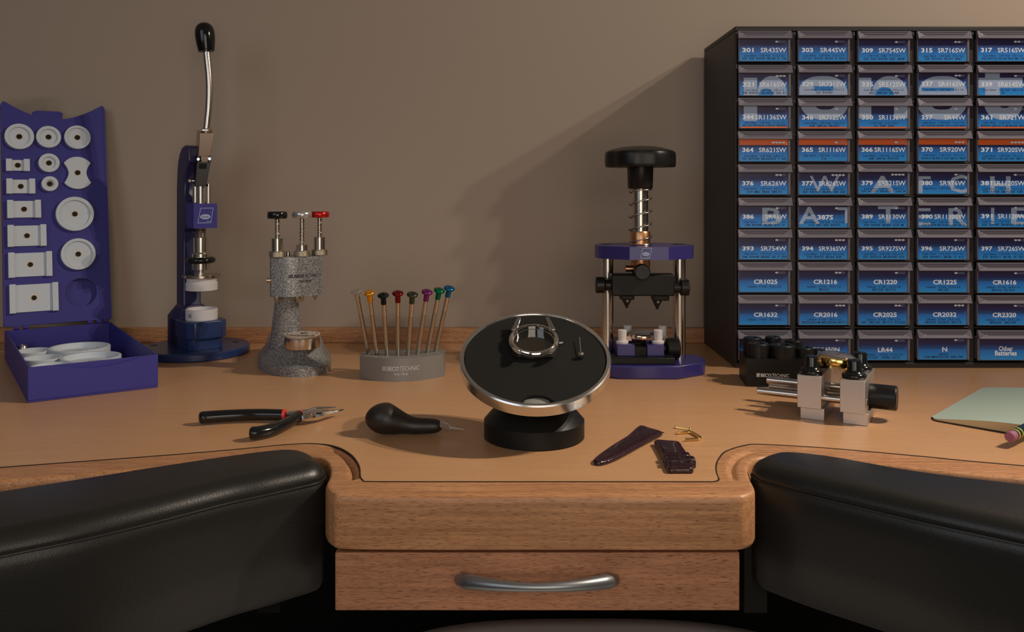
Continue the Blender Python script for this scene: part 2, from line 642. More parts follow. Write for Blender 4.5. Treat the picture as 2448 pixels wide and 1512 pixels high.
# drawer
DD = 578.0
x0, x1 = (801 - HX) * DD / F, (1768 - HX) * DD / F
b = MB()
b.bx(x0, x1, DD, DD + 16, -78.2, -40)
b.bx(x0 + 14, x1 - 14, DD + 16, DD + 300, -76, -46)
dr = b.build('drawer', M['beech_front'], bench, bev=0.6)
hp = []
for i in range(25):
    t = i / 24
    px = 1098 + (1470 - 1098) * t
    py = 1388 + 17 * (1 - (2 * t - 1) ** 2) * 1.0
    q = PD(px, py, DD - 24 * sin(pi * t) ** 0.6 - 1.5)
    hp.append(q)
rr = [(2.6 + 2.4 * abs(2 * i / 24 - 1) ** 1.5) for i in range(25)]
rr[0] = 3.6; rr[-1] = 3.6
b = MB(); b.tube(hp, rr, None, 16)
b.build('handle', M['satin'], dr, smooth=60)


# arm rests


def resample(ring, step):
    pts = [Vector(p[:2]) for p in ring]
    pts.append(pts[0])
    out, acc, nxt = [], 0.0, 0.0
    total = sum((pts[i + 1] - pts[i]).length for i in range(len(pts) - 1))
    n = max(8, int(total / step))
    st_ = total / n
    for i in range(len(pts) - 1):
        d = (pts[i + 1] - pts[i]).length
        while nxt < acc + d - 1e-9 and len(out) < n:
            t = (nxt - acc) / d
            out.append(tuple(pts[i].lerp(pts[i + 1], t)))
            nxt += st_
        acc += d
    return out


def build_arm(pts):
    ring = resample(crom(pts, 8, True), 3.0)
    for _ in range(3):
        ring = [tuple((Vector(ring[i - 1]) + Vector(ring[i]) * 2 + Vector(ring[(i + 1) % len(ring)])) / 4) for i in range(len(ring))]
    area = sum(ring[i - 1][0] * ring[i][1] - ring[i][0] * ring[i - 1][1] for i in range(len(ring)))
    if area < 0:
        ring.reverse()
    b = MB()
    prof = [(3, -78), (1, -74), (.2, -45), (-.6, -20), (-1.0, -10), (-.2, -5), (.8, -3.2), (.2, -1.4), (.5, .6), (1.6, 3.0), (3.4, 5.4), (6.0, 7.4), (8.5, 8.6), (11, 9.3), (13, 9.6)]
    lo = [[(x, y, z) for x, y in offset_ring(ring, d)] for d, z in prof]
    b.loft(lo, None, cap=False)
    n = len(ring)
    tip = min(range(n), key=lambda i: abs(ring[i][0]))
    for r_ in (0, len(lo) - 1):
        o_ = r_ * n
        for k in range((n - 1) // 2):
            q = [o_ + (tip + k) % n, o_ + (tip + k + 1) % n, o_ + (tip - k - 1) % n, o_ + (tip - k) % n]
            q = list(dict.fromkeys(q))
            b.f.append(tuple(q)); b.m.append(0)
    ar = b.build('armrest', M['leather'], bench, smooth=60)
    b = MB()
    b.tube([(x, y, -3.0) for x, y in offset_ring(ring, 0.1)], 0.8, None, 8, closed=True)
    b.build('piping', M['leather'], ar)


def wp(x, y, z): return tuple(PZ(x, y, z).xy)


build_arm([wp(-900, 1303, 9), wp(-400, 1228, 9), wp(0, 1165, 9), wp(184, 1137, 9), wp(368, 1108, 9), wp(551, 1081, 9), wp(670, 1067, 9), wp(725, 1068, 9), wp(757, 1079, 9), wp(771, 1095, 9),
           wp(779, 1112, 4), wp(779, 1132, 0), wp(772, 1147, -2), wp(755, 1154, -2), wp(720, 1162, -2), wp(640, 1180, -2), wp(551, 1199, -2), wp(368, 1246, -2), wp(184, 1290, -2), wp(0, 1328, -2), wp(-400, 1412, -2), wp(-900, 1510, -2)])
build_arm([wp(1793, 1132, -2), wp(1796, 1112, 3), wp(1808, 1093, 7), wp(1824, 1079, 9), wp(1858, 1072, 9), wp(1916, 1074, 9), wp(2010, 1086, 9), wp(2150, 1111, 9), wp(2291, 1131, 9), wp(2448, 1149, 9), wp(2800, 1200, 9), wp(3300, 1280, 9),
           wp(3300, 1475, -2), wp(2800, 1375, -2), wp(2448, 1300, -2), wp(2384, 1286, -2), wp(2228, 1252, -2), wp(2072, 1215, -2), wp(1916, 1177, -2), wp(1850, 1158, -2), wp(1812, 1147, -2)])

# stool below
st = thing('stool', 'grey upholstered stool seat tucked under the bench drawer', 'stool', (70, 604, -BZ))
b = MB()
for_ = []
for d, z in ((14, 500), (3, 504), (0, 512), (0, 545), (3, 555), (10, 560), (30, 562)):
    for_.append([(x, y, z) for x, y in offset_ring(superell(230, 222, 3, 72), d)])
b.loft(for_)
b.build('seat', M['seat'], st, smooth=60)
b = MB(); b.cyl((0, 0, 60), (0, 0, 500), 25, 25); b.build('column', M['satin'], st)
for k in range(5):
    a = 2 * pi * k / 5
    b = MB(); b.tube([(0, 0, 75), (130 * cos(a), 130 * sin(a), 60), (260 * cos(a), 260 * sin(a), 42)], [22, 18, 12], None, 10)
    lg = b.build('leg', M['black'], st)
    b = MB(); b.cyl((260 * cos(a) - 10, 260 * sin(a), 21), (260 * cos(a) + 10, 260 * sin(a), 21), 20.5, 20.5)
    b.build('caster', M['black'], lg)

# ------------------------------------------------------------------ drawer cabinet
CD = 976.0
K = CD / F


def cx(px): return (px - HX) * K
def cz(py): return CH - (py - HY) * K


cab = thing('drawer_cabinet', 'black small-parts cabinet full of clear drawers with blue battery labels', 'cabinet', (cx(2116), 1032, 0))
OX, OY = cx(2116), 1032.0


def L(x, y, z): return (x - OX, y - OY, z)


CX0, CX1 = cx(1757), cx(2475)
COLX = [1762, 1904, 2046, 2188.5, 2331]
ROWY = [76, 157, 236, 314, 393, 472, 549, 627, 705, 788]
b = MB()
zt = cz(63)
YB_ = WD - 12.3 - OY
b.bx(CX0 - OX, CX1 - OX, -56, YB_, zt - 5.5, zt)
b.bx(CX0 - OX, CX1 - OX, -56, YB_, 0, 6)
b.bx(CX0 - OX, CX0 + 2.6 - OX, -56, YB_, 6, zt - 5.5)
b.bx(CX1 - 2.6 - OX, CX1 - OX, -56, YB_, 6, zt - 5.5)
b.bx(CX0 + 2.6 - OX, CX1 - 2.6 - OX, YB_ - 3, YB_, 6, zt - 5.5)
for i in range(4):
    xa = cx((COLX[i] + 127 + COLX[i + 1]) / 2)
    b.bx(xa - 1.3 - OX, xa + 1.3 - OX, -54.5, 53, 6, zt - 5.5)
    b.bx(xa - 3.4 - OX, xa + 3.4 - OX, -54.8, -50, 6, zt - 5.5)
for j in range(1, 10):
    za = cz(ROWY[j] - 3.2)
    b.bx(CX0 + 2.6 - OX, CX1 - 2.6 - OX, -54.6, 53, za - 1.2, za + 1.2)
b.build('body', M['cabinet'], cab, bev=1.0)

LOW, HIGH = 'Low Silver   1.55 Volt   ', 'High Silver   1.55 Volt   '
LI = 'Lithium   3 Volt   '
CELLS = [
    [('301', 'SR43SW', LOW + '11.6 x 4.2', '354  528  RW34  SB-A8  D  226', '100'), ('303', 'SR44SW', LOW + '11.6 x 5.4', '313 521  RW32  SB-A9  A  GS14', '100'),
     ('309', 'SR754SW', '1.55 Volt   High   7.9 x 5.4', '323  526  RW38  GS5  SB48', '100'), ('315', 'SR716SW', LOW + '7.9 x 1.6', '530  RW316  SB-AT  SR67', '110'),
     ('317', 'SR516SW', LOW + '5.8 x 1.6', '566 RW326 SB-A8 SR62 M6 CA', '110')],
    [('321', 'SR616SW', LOW + '6.8 x 1.6', '540  RW321  SB-AF/DF  DA  611', '111'), ('329', 'SR731SW', LOW + '7.9 x 3.1', '525  RW300', '100'),
     ('335', 'SR512SW', LOW + '5.8 x 1.2', '622  280-68  SB-AB', '100'), ('337', 'SR416SW', LOW + '4.8 x 1.6', '', '110'),
     ('339', 'SR614SW', LOW + '6.8 x 1.4', '52', '100')],
    [('344', 'SR1136SW', LOW + '11.6 x 3.6', '342 529 RW26/36 218/242 HR/SR42', '100'), ('346', 'SR712SW', LOW + '7.9 x 1.2', '628  280-66  SB-DH', '100'),
     ('350', 'SR1136W', '1.55 Volt   11.6 x 3.6', '14  349  604', '100'), ('357', 'SR44W', HIGH + '11.6 x 5.4', '541 RW42 SB-B9 G13 J 228 SR54', '100'),
     ('361', 'SR721W', HIGH + '7.9 x 2.1', 'RW410 280-53 X SB-BK/EK SR58', '100')],
    [('364', 'SR621SW', LOW + '6.8 x 2.1', '531  RW320  SB-AG/DG  T  602', '1111'), ('365', 'SR1116W', HIGH + '11.6 x 1.6', 'Z A', '100'),
     ('366', 'SR1116SW', LOW + '11.6 x 1.6', '608  280-46  RW318', '100'), ('370', 'SR920W', HIGH + '9.5 x 2.1', 'RW415 SB-BN Z 620 280-51 SR69', '111'),
     ('371', 'SR920SW', LOW + '9.5 x 2.1', '537 RW315 SB-AN 605 280-31', '1111')],
    [('376', 'SR626W', HIGH + '6.8 x 2.6', '619  MA  SR66  280-72', '110'), ('377', 'SR626SW', LOW + '6.8 x 2.6', '565  RW329  SB-AW  BA  606', '1111'),
     ('379', 'SR521SW', LOW + '5.8 x 2.1', '520  RW327  SB-AC/DC  618  JA', '1111'), ('380', 'SR936W', HIGH + '9.5 x 3.6', '', '100'),
     ('381', 'SR1120SW', LOW + '11.6 x 2.1', '533  RW30  SB-AS/DS  GS8', '100')],
    [('386', 'SR43W', HIGH + '11.6 x 4.2', '548  RW44  SB-B8  G12  H', '100'), ('387S', '', LOW + '11.5 x 5.8', '214  387  S02  RW51', '100'),
     ('389', 'SR1130W', HIGH + '11.6 x 3.1', '554  RW49  SB-BU  G10  M', '100'), ('390', 'SR1130SW', LOW + '11.6 x 3.1', '534 RW39 SB-AU/DU 603 GS10', '100'),
     ('391', 'SR1120W', HIGH + '11.6 x 2.1', '553  RW40  SB-BS/ES  G8  L', '100')],
    [('393', 'SR754W', HIGH + '7.9 x 5.4', '546  RW48  SB-B3  G5  F  255', '100'), ('394', 'SR936SW', LOW + '9.5 x 3.6', '524  RW33  SB-A4  625', '111'),
     ('395', 'SR927SW', LOW + '9.5 x 2.7', '523  RW313  SB-AP/DP  610', '111'), ('396', 'SR726W', HIGH + '7.9 x 2.6', '556  RW411  SB-BL  V  612', '100'),
     ('397', 'SR726SW', LOW + '7.9 x 2.6', '536  RW311  SB-AL  N  607', '110')],
    [('', 'CR1025', LI + '10.0 x 2.5', '', '100'), ('', 'CR1216', LI + '12.5 x 1.6', 'BR1216', '110'), ('', 'CR1220', LI + '12.5 x 2.0', 'BR1220  SB-T13', '100'),
     ('', 'CR1225', LI + '12.5 x 2.5', 'BR1225', '100'), ('', 'CR1616', LI + '16.0 x 1.6', 'BR1616  DL1616', '100')],
    [('', 'CR1632', LI + '16.0 x 3.2', '', '100'), ('', 'CR2016', LI + '20.0 x 1.6', 'BR/DL2016 M 280-202/4/6 SB-T11', '111'), ('', 'CR2025', LI + '20.0 x 2.5', 'NA  280-205  SB-T14  DL2025', '110'),
     ('', 'CR2032', LI + '20.0 x 3.2', 'BR2032  DL2032  SB-T15', '111'), ('', 'CR2320', LI + '23.0 x 2.0', 'BR2320   280-209', '100')],
    [('', '', '', '', '100'), ('', 'CR2450N', LI + '24.5 x 5.0', '', '100'), ('', 'LR44', 'Alkaline   1.5 Volt   11.6 x 5.4', 'V13GA    RW82  AG13', '100'),
     ('', 'N', 'Alkaline', '910A MN9100 LR1 4001 E90', '100'), ('', 'Other|Batteries', '', '', '')],
]
# large letters printed across the cards: (text, x0, x1, ytop, ybottom, bold)
def half(x0_, x1_, y0_, y1_, p=2.0, n=20):
    # upper half of a rounded arch standing on y1_
    o_ = []
    for k in range(n + 1):
        a = pi * k / n
        c, q = cos(a), sin(a)
        o_.append(((x0_ + x1_) / 2 - (x1_ - x0_) / 2 * abs(c) ** (2 / p) * (1 if c >= 0 else -1), y1_ - (y1_ - y0_) * q ** (2 / p)))
    return o_


def box4(a, b_, c, d): return [(a, c), (b_, c), (b_, d), (a, d)]


def low(x0_, x1_, y0_, y1_, p=2.0): return [(x, y0_ + y1_ - y) for x, y in half(x0_, x1_, y0_, y1_, p)]


def ringp(outer, inner): return [outer + list(reversed(inner))]


HUGE = [
    [box4(1776, 1808, 187, 290)], ringp(half(1808, 1879, 183, 231, 2.2), half(1812, 1847, 213, 231, 2.2)),
    ringp(half(1905, 2025, 183, 236, 2.6), [(1938, 236)] + half(1941, 1993, 206, 219, 2.2) + [(1996, 236)]) if False else [half(1905, 2025, 183, 236, 2.6), box4(1944, 1990, 207, 218)],
    ringp(low(1909, 2028, 234, 287, 2.4), low(1945, 1996, 234, 263, 3.2)),
    [box4(2049, 2080, 187, 284)], ringp(half(2080, 2167, 183, 232, 2.2), half(2088, 2134, 210, 232, 2.2)), [box4(2134, 2167, 232, 284)],
    [half(2191, 2309, 183, 236, 2.6), box4(2200, 2276, 211, 219)],
    ringp(low(2188, 2310, 234, 287, 2.4), low(2222, 2277, 234, 263, 3.2)),
    [box4(2352, 2387, 150, 187)], [box4(2336, 2441, 187, 211)], [box4(2352, 2387, 211, 234)], ringp(low(2348, 2444, 234, 287, 2.4), low(2384, 2413, 234, 259, 3)),
]


def flat_shape(loops):
    cu = bpy.data.curves.new('p', 'CURVE')
    cu.dimensions = '2D'
    cu.fill_mode = 'BOTH'
    for lp_ in loops:
        s__ = cu.splines.new('POLY')
        s__.points.add(len(lp_) - 1)
        for q, p in enumerate(lp_):
            s__.points[q].co = (p[0], p[1], 0, 1)
        s__.use_cyclic_u = True
    ob = bpy.data.objects.new('p', cu)
    me = bpy.data.meshes.new_from_object(ob)
    r_ = ([(v.co.x, v.co.y) for v in me.vertices], [tuple(p.vertices) for p in me.polygons])
    bpy.data.objects.remove(ob); bpy.data.curves.remove(cu); bpy.data.meshes.remove(me)
    return r_


HUGE = [flat_shape(h_) for h_ in HUGE]
BIG = [
       ('W', 1934, 2005, 421, 461, .0), ('A', 2078, 2136, 421, 461, .02), ('T', 2172, 2222, 422, 462, .02), ('C', 2265, 2313, 419, 462, .02), ('H', 2364, 2413, 422, 462, .02),
       ('B', 1820, 1867, 497, 537, .02), ('A', 1908, 1958, 495, 536, .02), ('T', 2000, 2046, 496, 534, .02), ('T', 2096, 2144, 493, 534, .02), ('E', 2176, 2222, 498, 539, .02),
       ('R', 2264, 2309, 498, 539, .02), ('I', 2366, 2374, 497, 537, .0), ('E', 2414, 2456, 497, 537, .02)]
random.seed(4)
for j in range(10):
    for i in range(5):
        num, code, l1, l2, dots = CELLS[j][i]
        jx, jy = random.uniform(-1, 1), random.uniform(-1.5, 1.5)
        X0, Y0 = COLX[i] + jx * .4, ROWY[j] + jy * .5
        xa, xb = cx(X0), cx(X0 + 127)
        za, zb = cz(Y0), cz(Y0 + 73)
        fy = CD - 2.0 - random.uniform(0, 1.2)
        b = MB()
        b.bx(xa + 1 - OX, xb - 1 - OX, fy - OY, fy + 1.6 - OY, zb, za - 3)
        b.bx(xa + 2.2 - OX, xa + 3.4 - OX, fy + 1.6 - OY, fy + 90 - OY, zb + 1, za - 8)
        b.bx(xb - 3.4 - OX, xb - 2.2 - OX, fy + 1.6 - OY, fy + 90 - OY, zb + 1, za - 8)
        b.bx(xa + 3.4 - OX, xb - 3.4 - OX, fy + 1.6 - OY, fy + 90 - OY, zb + .4, zb + 1.6)
        b.bx(xb - 3.2 - OX, xb - .6 - OX, fy - .9 - OY, fy - OY, zb, za - 9)
        dw = b.build('drawer', M['clear'], cab, bev=0.3, seg=1)
        b = MB()
        h = (18.5) * K
        # sloping lip with mitred ends and ribs
        P = lambda x, y, z: (x - OX, y - OY, z)
        xi, xj = xa + 8.5, xb - 6.5
        b.add([P(xa, fy + .5, za), P(xb, fy + .5, za), P(xb, fy + .5, za - h), P(xa, fy + .5, za - h),
               P(xa, fy - 2.5, za - .2), P(xb, fy - 2.5, za - .2), P(xb, fy - 6.2, za - h), P(xa, fy - 6.2, za - h),
               P(xi, fy - 3.2, za - h * .55), P(xj, fy - 3.2, za - h * .55)],
              [(0, 1, 2, 3), (0, 4, 5, 1), (1, 5, 6, 2), (3, 2, 6, 7), (0, 3, 7, 4), (4, 8, 9, 5), (4, 7, 8), (5, 9, 6), (8, 7, 6, 9)])
        for q, r in ((.08, 1.5), (.32, 4.5), (.55, 8.2)):
            b.bx(xa + 2 + r - OX, xb - 2 - r * .8 - OX, fy - 3.6 - q * 1.0 - OY, fy - 2 - OY, za - h * q - 0.75, za - h * q - .15)
        b.bx(xa - OX, xb - OX, fy - 6.5 - OY, fy - OY, za - h - .3, za - h + .25)
        b.build('handle', M['clear'], dw, smooth=0)
        # card
        b = MB()
        c0, c1 = X0 + 4.5, X0 + 120
        d0, d1 = Y0 + 17, Y0 + 71.5
        if j == 9 and i == 4:
            c0, d1 = X0 + 7, Y0 + 71
        yf = fy - 0.35
        fr = lambda u, v, o=0.0: (cx(u) - OX, yf - o - OY, cz(v))
        rc = rrect(c1 - c0, d1 - d0, 4.5, 5, (c0 + c1) / 2, (d0 + d1) / 2)
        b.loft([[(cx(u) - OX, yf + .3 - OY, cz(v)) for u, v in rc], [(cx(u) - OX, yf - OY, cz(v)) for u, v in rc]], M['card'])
        if j == 3:
            b.add([fr(u, v, .05) for u, v in [(c0, d0 + 16), (c0, d0 + 4), (c0 + 1.3, d0 + 1.3), (c0 + 4, d0), (c1 - 4, d0), (c1 - 1.3, d0 + 1.3), (c1, d0 + 4), (c1, d0 + 16)]], [tuple(range(8))], M['orange'])
        if j == 2:
            b.add([fr(u, v, .05) for u, v in [(c0 + .8, d1 - 3.4), (c1 - .8, d1 - 3.4), (c1 - 4, d1), (c0 + 4, d1)]], [(0, 1, 2, 3)], M['orange'])
        for (s, bx0, bx1, by0, by1, bo) in BIG:
            if bx1 < c0 or bx0 > c1 or by1 < d0 or by0 > d1:
                continue
            b.text(s, bx0, bx1, by1, by0, lambda u, v: fr(u, v, .08), M['cardl'], bo, 0, (c0, c1, d0, d1 - (3.4 if j == 2 else 0)))
        if j in (1, 2):
            for hv, hf in HUGE:
                b.clipped(hv, hf, lambda u, v: fr(u, v, .08), M['cardl'], (c0, c1, d0, d1 - (3.4 if j == 2 else 0)))
        ty = Y0 + (40 if j != 3 else 39)
        if num and code:
            b.text(num, X0 + 11, X0 + 38, ty + 11, ty, lambda u, v: fr(u, v, .16), M['cardw'], .03)
            wd = min(10.2 * len(code), 9.15 * len(code) + 1 if len(code) > 6 else 99)
            b.text(code, X0 + 116 - wd, X0 + 116, ty + 11.4, ty, lambda u, v: fr(u, v, .13), M['cardw'], .012)
        elif num or code:
            s = num or code
            if '|' in s:
                a1, a2 = s.split('|')
                b.text(a1, X0 + 52, X0 + 86, Y0 + 50, Y0 + 38, lambda u, v: fr(u, v, .16), M['cardw'], .03)
                b.text(a2, X0 + 43, X0 + 95, Y0 + 61, Y0 + 49, lambda u, v: fr(u, v, .16), M['cardw'], .03)
            else:
                wd = 9.4 * len(s) if len(s) > 1 else 12
                if s == 'LR44': wd = 35
                b.text(s, X0 + 67 - wd / 2, X0 + 67 + wd / 2, Y0 + 53, Y0 + 41.5, lambda u, v: fr(u, v, .16), M['cardw'], .03)
        small = 2.75 * len(l1)
        if l1:
            b.text(l1, X0 + 64 - small / 2, X0 + 64 + small / 2, Y0 + 61, Y0 + 56.5, lambda u, v: fr(u, v, .13), M['cardd'], .008)
        if l2:
            wd = min(106, 3.9 * len(l2))
            b.text(l2, X0 + 64 - wd / 2, X0 + 64 + wd / 2, Y0 + 68.2, Y0 + 62.8, lambda u, v: fr(u, v, .13), M['cardd'], .012)
        nd = len(dots)
        for k, dch in enumerate(dots):
            ux, uy = X0 + 110 - 8.3 * (nd - 1 - k), Y0 + (25.5 if j != 3 else 27)
            e1 = circ(3.8, 14, ux, uy, 2.3)
            if dch == '1':
                b.add([fr(u, v, .16) for u, v in e1], [tuple(range(14))], M['cardw'])
            else:
                e2 = circ(3.1, 14, ux, uy, 1.6)
                b.add([fr(u, v, .16) for u, v in e1 + e2], [(q, (q + 1) % 14, 14 + (q + 1) % 14, 14 + q) for q in range(14)], M['cardl'])
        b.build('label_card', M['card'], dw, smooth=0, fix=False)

# ------------------------------------------------------------------ die case (blue box on the left)
U = Vector((0.8270, 0.5622, 0)); V = Vector((-0.5622, 0.8270, 0))
ang = atan2(U.y, U.x)
CO = Vector((-450, 816, 0))
CW, CL, CHH = 115.0, 255.0, 33.0
case = thing('die_case', 'open violet-blue plastic case with upright lid at the left edge', 'case', CO, ang)
b = MB()
b.bx(0, CW, 0, CL, 0, 2)
b.bx(0, 2, 0, CL, 2, CHH)
b.bx(CW - 2, CW, 0, CL, 2, CHH)
b.bx(2, CW - 2, CL - 2, CL, 2, CHH)
# front wall with a dipped top edge
top = [(CW * t, CHH - 6.5 * max(0, sin(pi * (t - .16) / .74)) ** 1.1 if .16 < t < .90 else CHH) for t in [i / 30 for i in range(31)]]
poly = [(0, 2)] + [(CW, 2)] + [(x, z) for x, z in reversed(top)]
b.loft([[(x, -0.5, z) for x, z in poly], [(x, 2, z) for x, z in poly]])
b.bx(2, CW - 2, 2.6, 4.4, 2, CHH - .6)
b.build('base', M['blue'], case, bev=0.5)
TL = radians(10.5)
lidM = Matrix.Translation(Vector((0, CL - 1, CHH + 6))) @ Matrix.Rotation(pi / 2 - TL, 4, 'X')  # local x across, y up the lid, z toward the viewer
LH = 267.5
arc = [(CW, LH + 1), (CW - 1, LH + 3), (CW - 3, LH + 3.8)] + [(CW - 6 - (CW - 12) * t, LH + 2.4 - 19 * sin(pi * t) ** .9) for t in [i / 24 for i in range(1, 24)]] + [(3, LH + 3.8), (1, LH + 3), (0, LH + 1)]
outl = [(0, 0), (CW, 0)] + arc
b = MB(); b.X = Matrix.Rotation(0, 4, 'Z')


def lid_world(px, py, off=0.0):
    """where the sight line through a pixel meets the lid's inner face, in lid coordinates"""
    Wm = Matrix.Translation(CO) @ Matrix.Rotation(ang, 4, 'Z') @ lidM
    n = (Wm.to_3x3() @ Vector((0, 0, 1)))
    o = Wm @ Vector((0, 0, off))
    c = Vector((0, 0, CH)); d = Vector(((px - HX) / F, 1, -(py - HY) / F))
    t = (o - c).dot(n) / d.dot(n)
    return Wm.inverted() @ (c + d * t), Wm


hc = lid_world(194, 700)[0]
b.X = lidM
b.plate([outl, circ(17.5, 40, hc.x, hc.y)], -3, 0)
b.plate([outl], -9, -7.5)
b.bx(-.6, 1.8, 0, LH, -9, 0.4)
b.bx(CW - 1.8, CW + .6, 0, LH, -9, 0.4)
b.bx(0, CW, -1.5, 1, -9, 0.4)
lid = b.build('lid', M['blue'], case)
b = MB(); b.X = lidM
lx = lid_world(116, 285)[0].x
lp = [(lx - 15, LH - 20), (lx + 15, LH - 20), (lx + 17, LH - 7), (lx + 12, LH - 5), (lx - 12, LH - 5), (lx - 17, LH - 7)]
b.prism(lp, -8.8, -4)
b.build('latch', M['blue'], case, bev=0.8)
for xx in (9, 19, 88, 98, 106):
    b = MB(); b.cyl((xx, CL - 1, CHH + 2.3), (xx + 6, CL - 1, CHH + 2.3), 2.4, 2.4); b.build('hinge_knuckle', M['blue'], case, bev=.3)


def brass_insert(parent, z, r=2.6):
    b = MB()
    b.lathe([(r * 1.28, z), (r * 1.25, z + .55), (r * 1.08, z + .55), (r * 1.02, z + .1)], None, n=28, cap=False)
    b.build('brass_insert', M['brass'], parent)
    b = MB()
    b.lathe([(r * 1.04, z - .2), (r * 1.04, z + .35)], None, n=24)
    b.build('screw_hole', M['blackmat'], parent)


def round_die(root, r, h=6.5, inner=.76, name='die_body'):
    b = MB()
    ri = r * inner
    b.lathe([(0.01, 0), (r, 0), (r, h), (ri, h), (ri * .98, h - 2.6), (0.01, h - 2.6)], None, n=48, cap=False)
    b.build(name, M['white'], root, bev=0.25)


Wm = lid_world(0, 0)[1]
R3 = Wm.to_3x3()
DG = 'white nylon dies pressed into the open lid'
circles = [(46, 327, 30.5, .74, 'large round white die, top left of the case lid'), (116, 328, 26, .72, 'round white die in the top middle of the case lid'),
           (185, 329, 28, .80, 'round thin-rimmed white die in the top right of the case lid'), (117, 390, 22.2, .64, 'small round white die below the top middle one in the lid'),
           (119, 440, 17.6, .52, 'smallest round white die of the lid, brass-centred'), (179, 512, 40.5, .80, 'largest round white die in the lid, at its right side'),
           (187, 608, 37, .82, 'big round white die just above the empty round hole')]
for px, py, r, inn, lab in circles:
    p, _ = lid_world(px, py, 3.5)
    w_ = Wm @ Vector((p.x, p.y, 0))
    t = thing('crystal_die', lab, 'die', w_, mtx=R3, group=DG)
    D = w_.y
    round_die(t, r * D / F / .985, 6.0, inn)
    brass_insert(t, 3.4, 2.7)
bars = [(14, 71, 381, 410, 'smallest rectangular white die, topmost of the lid column'), (15, 84, 428, 464, 'second rectangular white die from the top of the lid'),
        (17, 98, 479, 522, 'third rectangular white die from the top of the lid'), (18, 111, 538, 590, 'fourth rectangular white die down the lid column'),
        (20, 125, 603, 663, 'second largest rectangular white die, fifth down the lid'), (23, 140, 678, 747, 'largest rectangular white die at the bottom of the lid')]
for xa, xb, ya, yb, lab in bars:
    p, _ = lid_world((xa + xb) / 2, (ya + yb) / 2, 2)
    pl_, _ = lid_world(xa, (ya + yb) / 2, 2); pr_, _ = lid_world(xb, (ya + yb) / 2, 2)
    pt_, _ = lid_world((xa + xb) / 2, ya, 2); pb_, _ = lid_world((xa + xb) / 2, yb, 2)
    ww, hh = pr_.x - pl_.x, pt_.y - pb_.y
    t = thing('rectangular_die', lab, 'die', Wm @ Vector((p.x, p.y, 0)), mtx=R3, group=DG)
    e = 6.5
    b = MB()
    b.bx(-ww / 2 + e, ww / 2 - e, -hh / 2 + .8, hh / 2 - .8, 0, 2)
    b.bx(-ww / 2, -ww / 2 + e, -hh / 2, hh / 2, 0, 5.5)
    b.bx(ww / 2 - e, ww / 2, -hh / 2, hh / 2, 0, 5.5)
    b.build('die_body', M['white'], t, bev=0.3)
    brass_insert(t, 2.0, 2.6)
p, _ = lid_world(185, 414, 2)
t = thing('waisted_die', 'white waisted bow-tie die at the right of the lid', 'die', Wm @ Vector((p.x, p.y, 0)), mtx=R3, group=DG)
hw, hh = 15.2, 20.5
o = []
for i in range(13):
    a = pi / 2 + (i / 12 - .5) * 1.9
    o.append((hw * 1.0 * cos(a) / sin(.95), hh - 8 + 8 * (sin(a) - cos(.95)) / (1 - cos(.95))))
left_ = [(-10 - 5.2 * abs(k) ** 1.6 if False else -(10 + 5.2 * abs(k) ** 1.7), (hh - 8) * k) for k in [1 - i / 6 for i in range(1, 12)]]
ring = o + left_ + [(-x, -y) for x, y in o] + [(-x, -y) for x, y in left_]
b = MB(); b.prism(ring, 0, 4); b.build('die_body', M['white'], t, bev=.3)
brass_insert(t, 4.0, 2.7)

CG = 'white rings lying in the open case'
for px, py, z, r, lab in ((190, 829, 24, 31.5, 'large white ring at the back right in the blue case'), (217, 852, 24, 29.5, 'large white ring at the front right in the blue case'),
                          (78, 838, 23, 18.5, 'white ring at the back left in the blue case'), (100, 855, 23, 19, 'white ring in the middle of the left row in the case'),
                          (124, 874, 23, 19.5, 'white ring at the front left in the blue case')):
    p = PZ(px, py, z)
    t = thing('white_ring', lab, 'ring', (p.x, p.y, 2), group=CG)
    b = MB()
    b.lathe([(0.01, 0), (r, 0), (r, z - 2), (r * .88, z - 2), (r * .86, z - 8), (0.01, z - 8)], None, n=56, cap=False)
    b.build('ring_body', M['white'], t, bev=.5)
    b = MB(); b.lathe([(4, z - 8), (4, z - 7), (2.6, z - 7), (2.6, z - 7.9)], None, n=24, cap=False); b.build('brass_insert', M['brass'], t)
p = PZ(54, 828, 18)
t = MB().lathe([(4.5, 0), (5.5, 0.6), (5.5, 16), (4.8, 17), (3, 17.2), (2.8, 16)], None, n=32).build('steel_screw', M['steel'], None)
place(t, (p.x, p.y, 2)); t['label'] = 'small round steel screw head at the back left inside the blue case'; t['category'] = 'screw'

# ------------------------------------------------------------------ lever press
PR = Vector((-372, 1050, 0))
pr = thing('crystal_press', 'tall dark blue lever press with steel lever and black ball grip', 'press', PR, radians(40))
rotp = Matrix.Rotation(-radians(40), 4, 'Z')
b = MB(); b.X = rotp
b.lathe([(60.5, 0), (62, 1.5), (62, 8), (60.5, 9.5)], M['navy'], (-10, 14, 0), n=80)
for dx, dy in ((40, 24), (-52, 0), (-10, 52)):
    b.lathe([(4.2, 9.4), (4.2, 9.7)], M['blackmat'], (-10 + dx, 14 + dy, 0), n=20)
b.build('base_plate', M['navy'], pr)


def yzprism(b, poly, x0, x1, mat_=None):
    b.loft([[(x0, y, z) for y, z in poly], [(x1, y, z) for y, z in poly]], mat_)


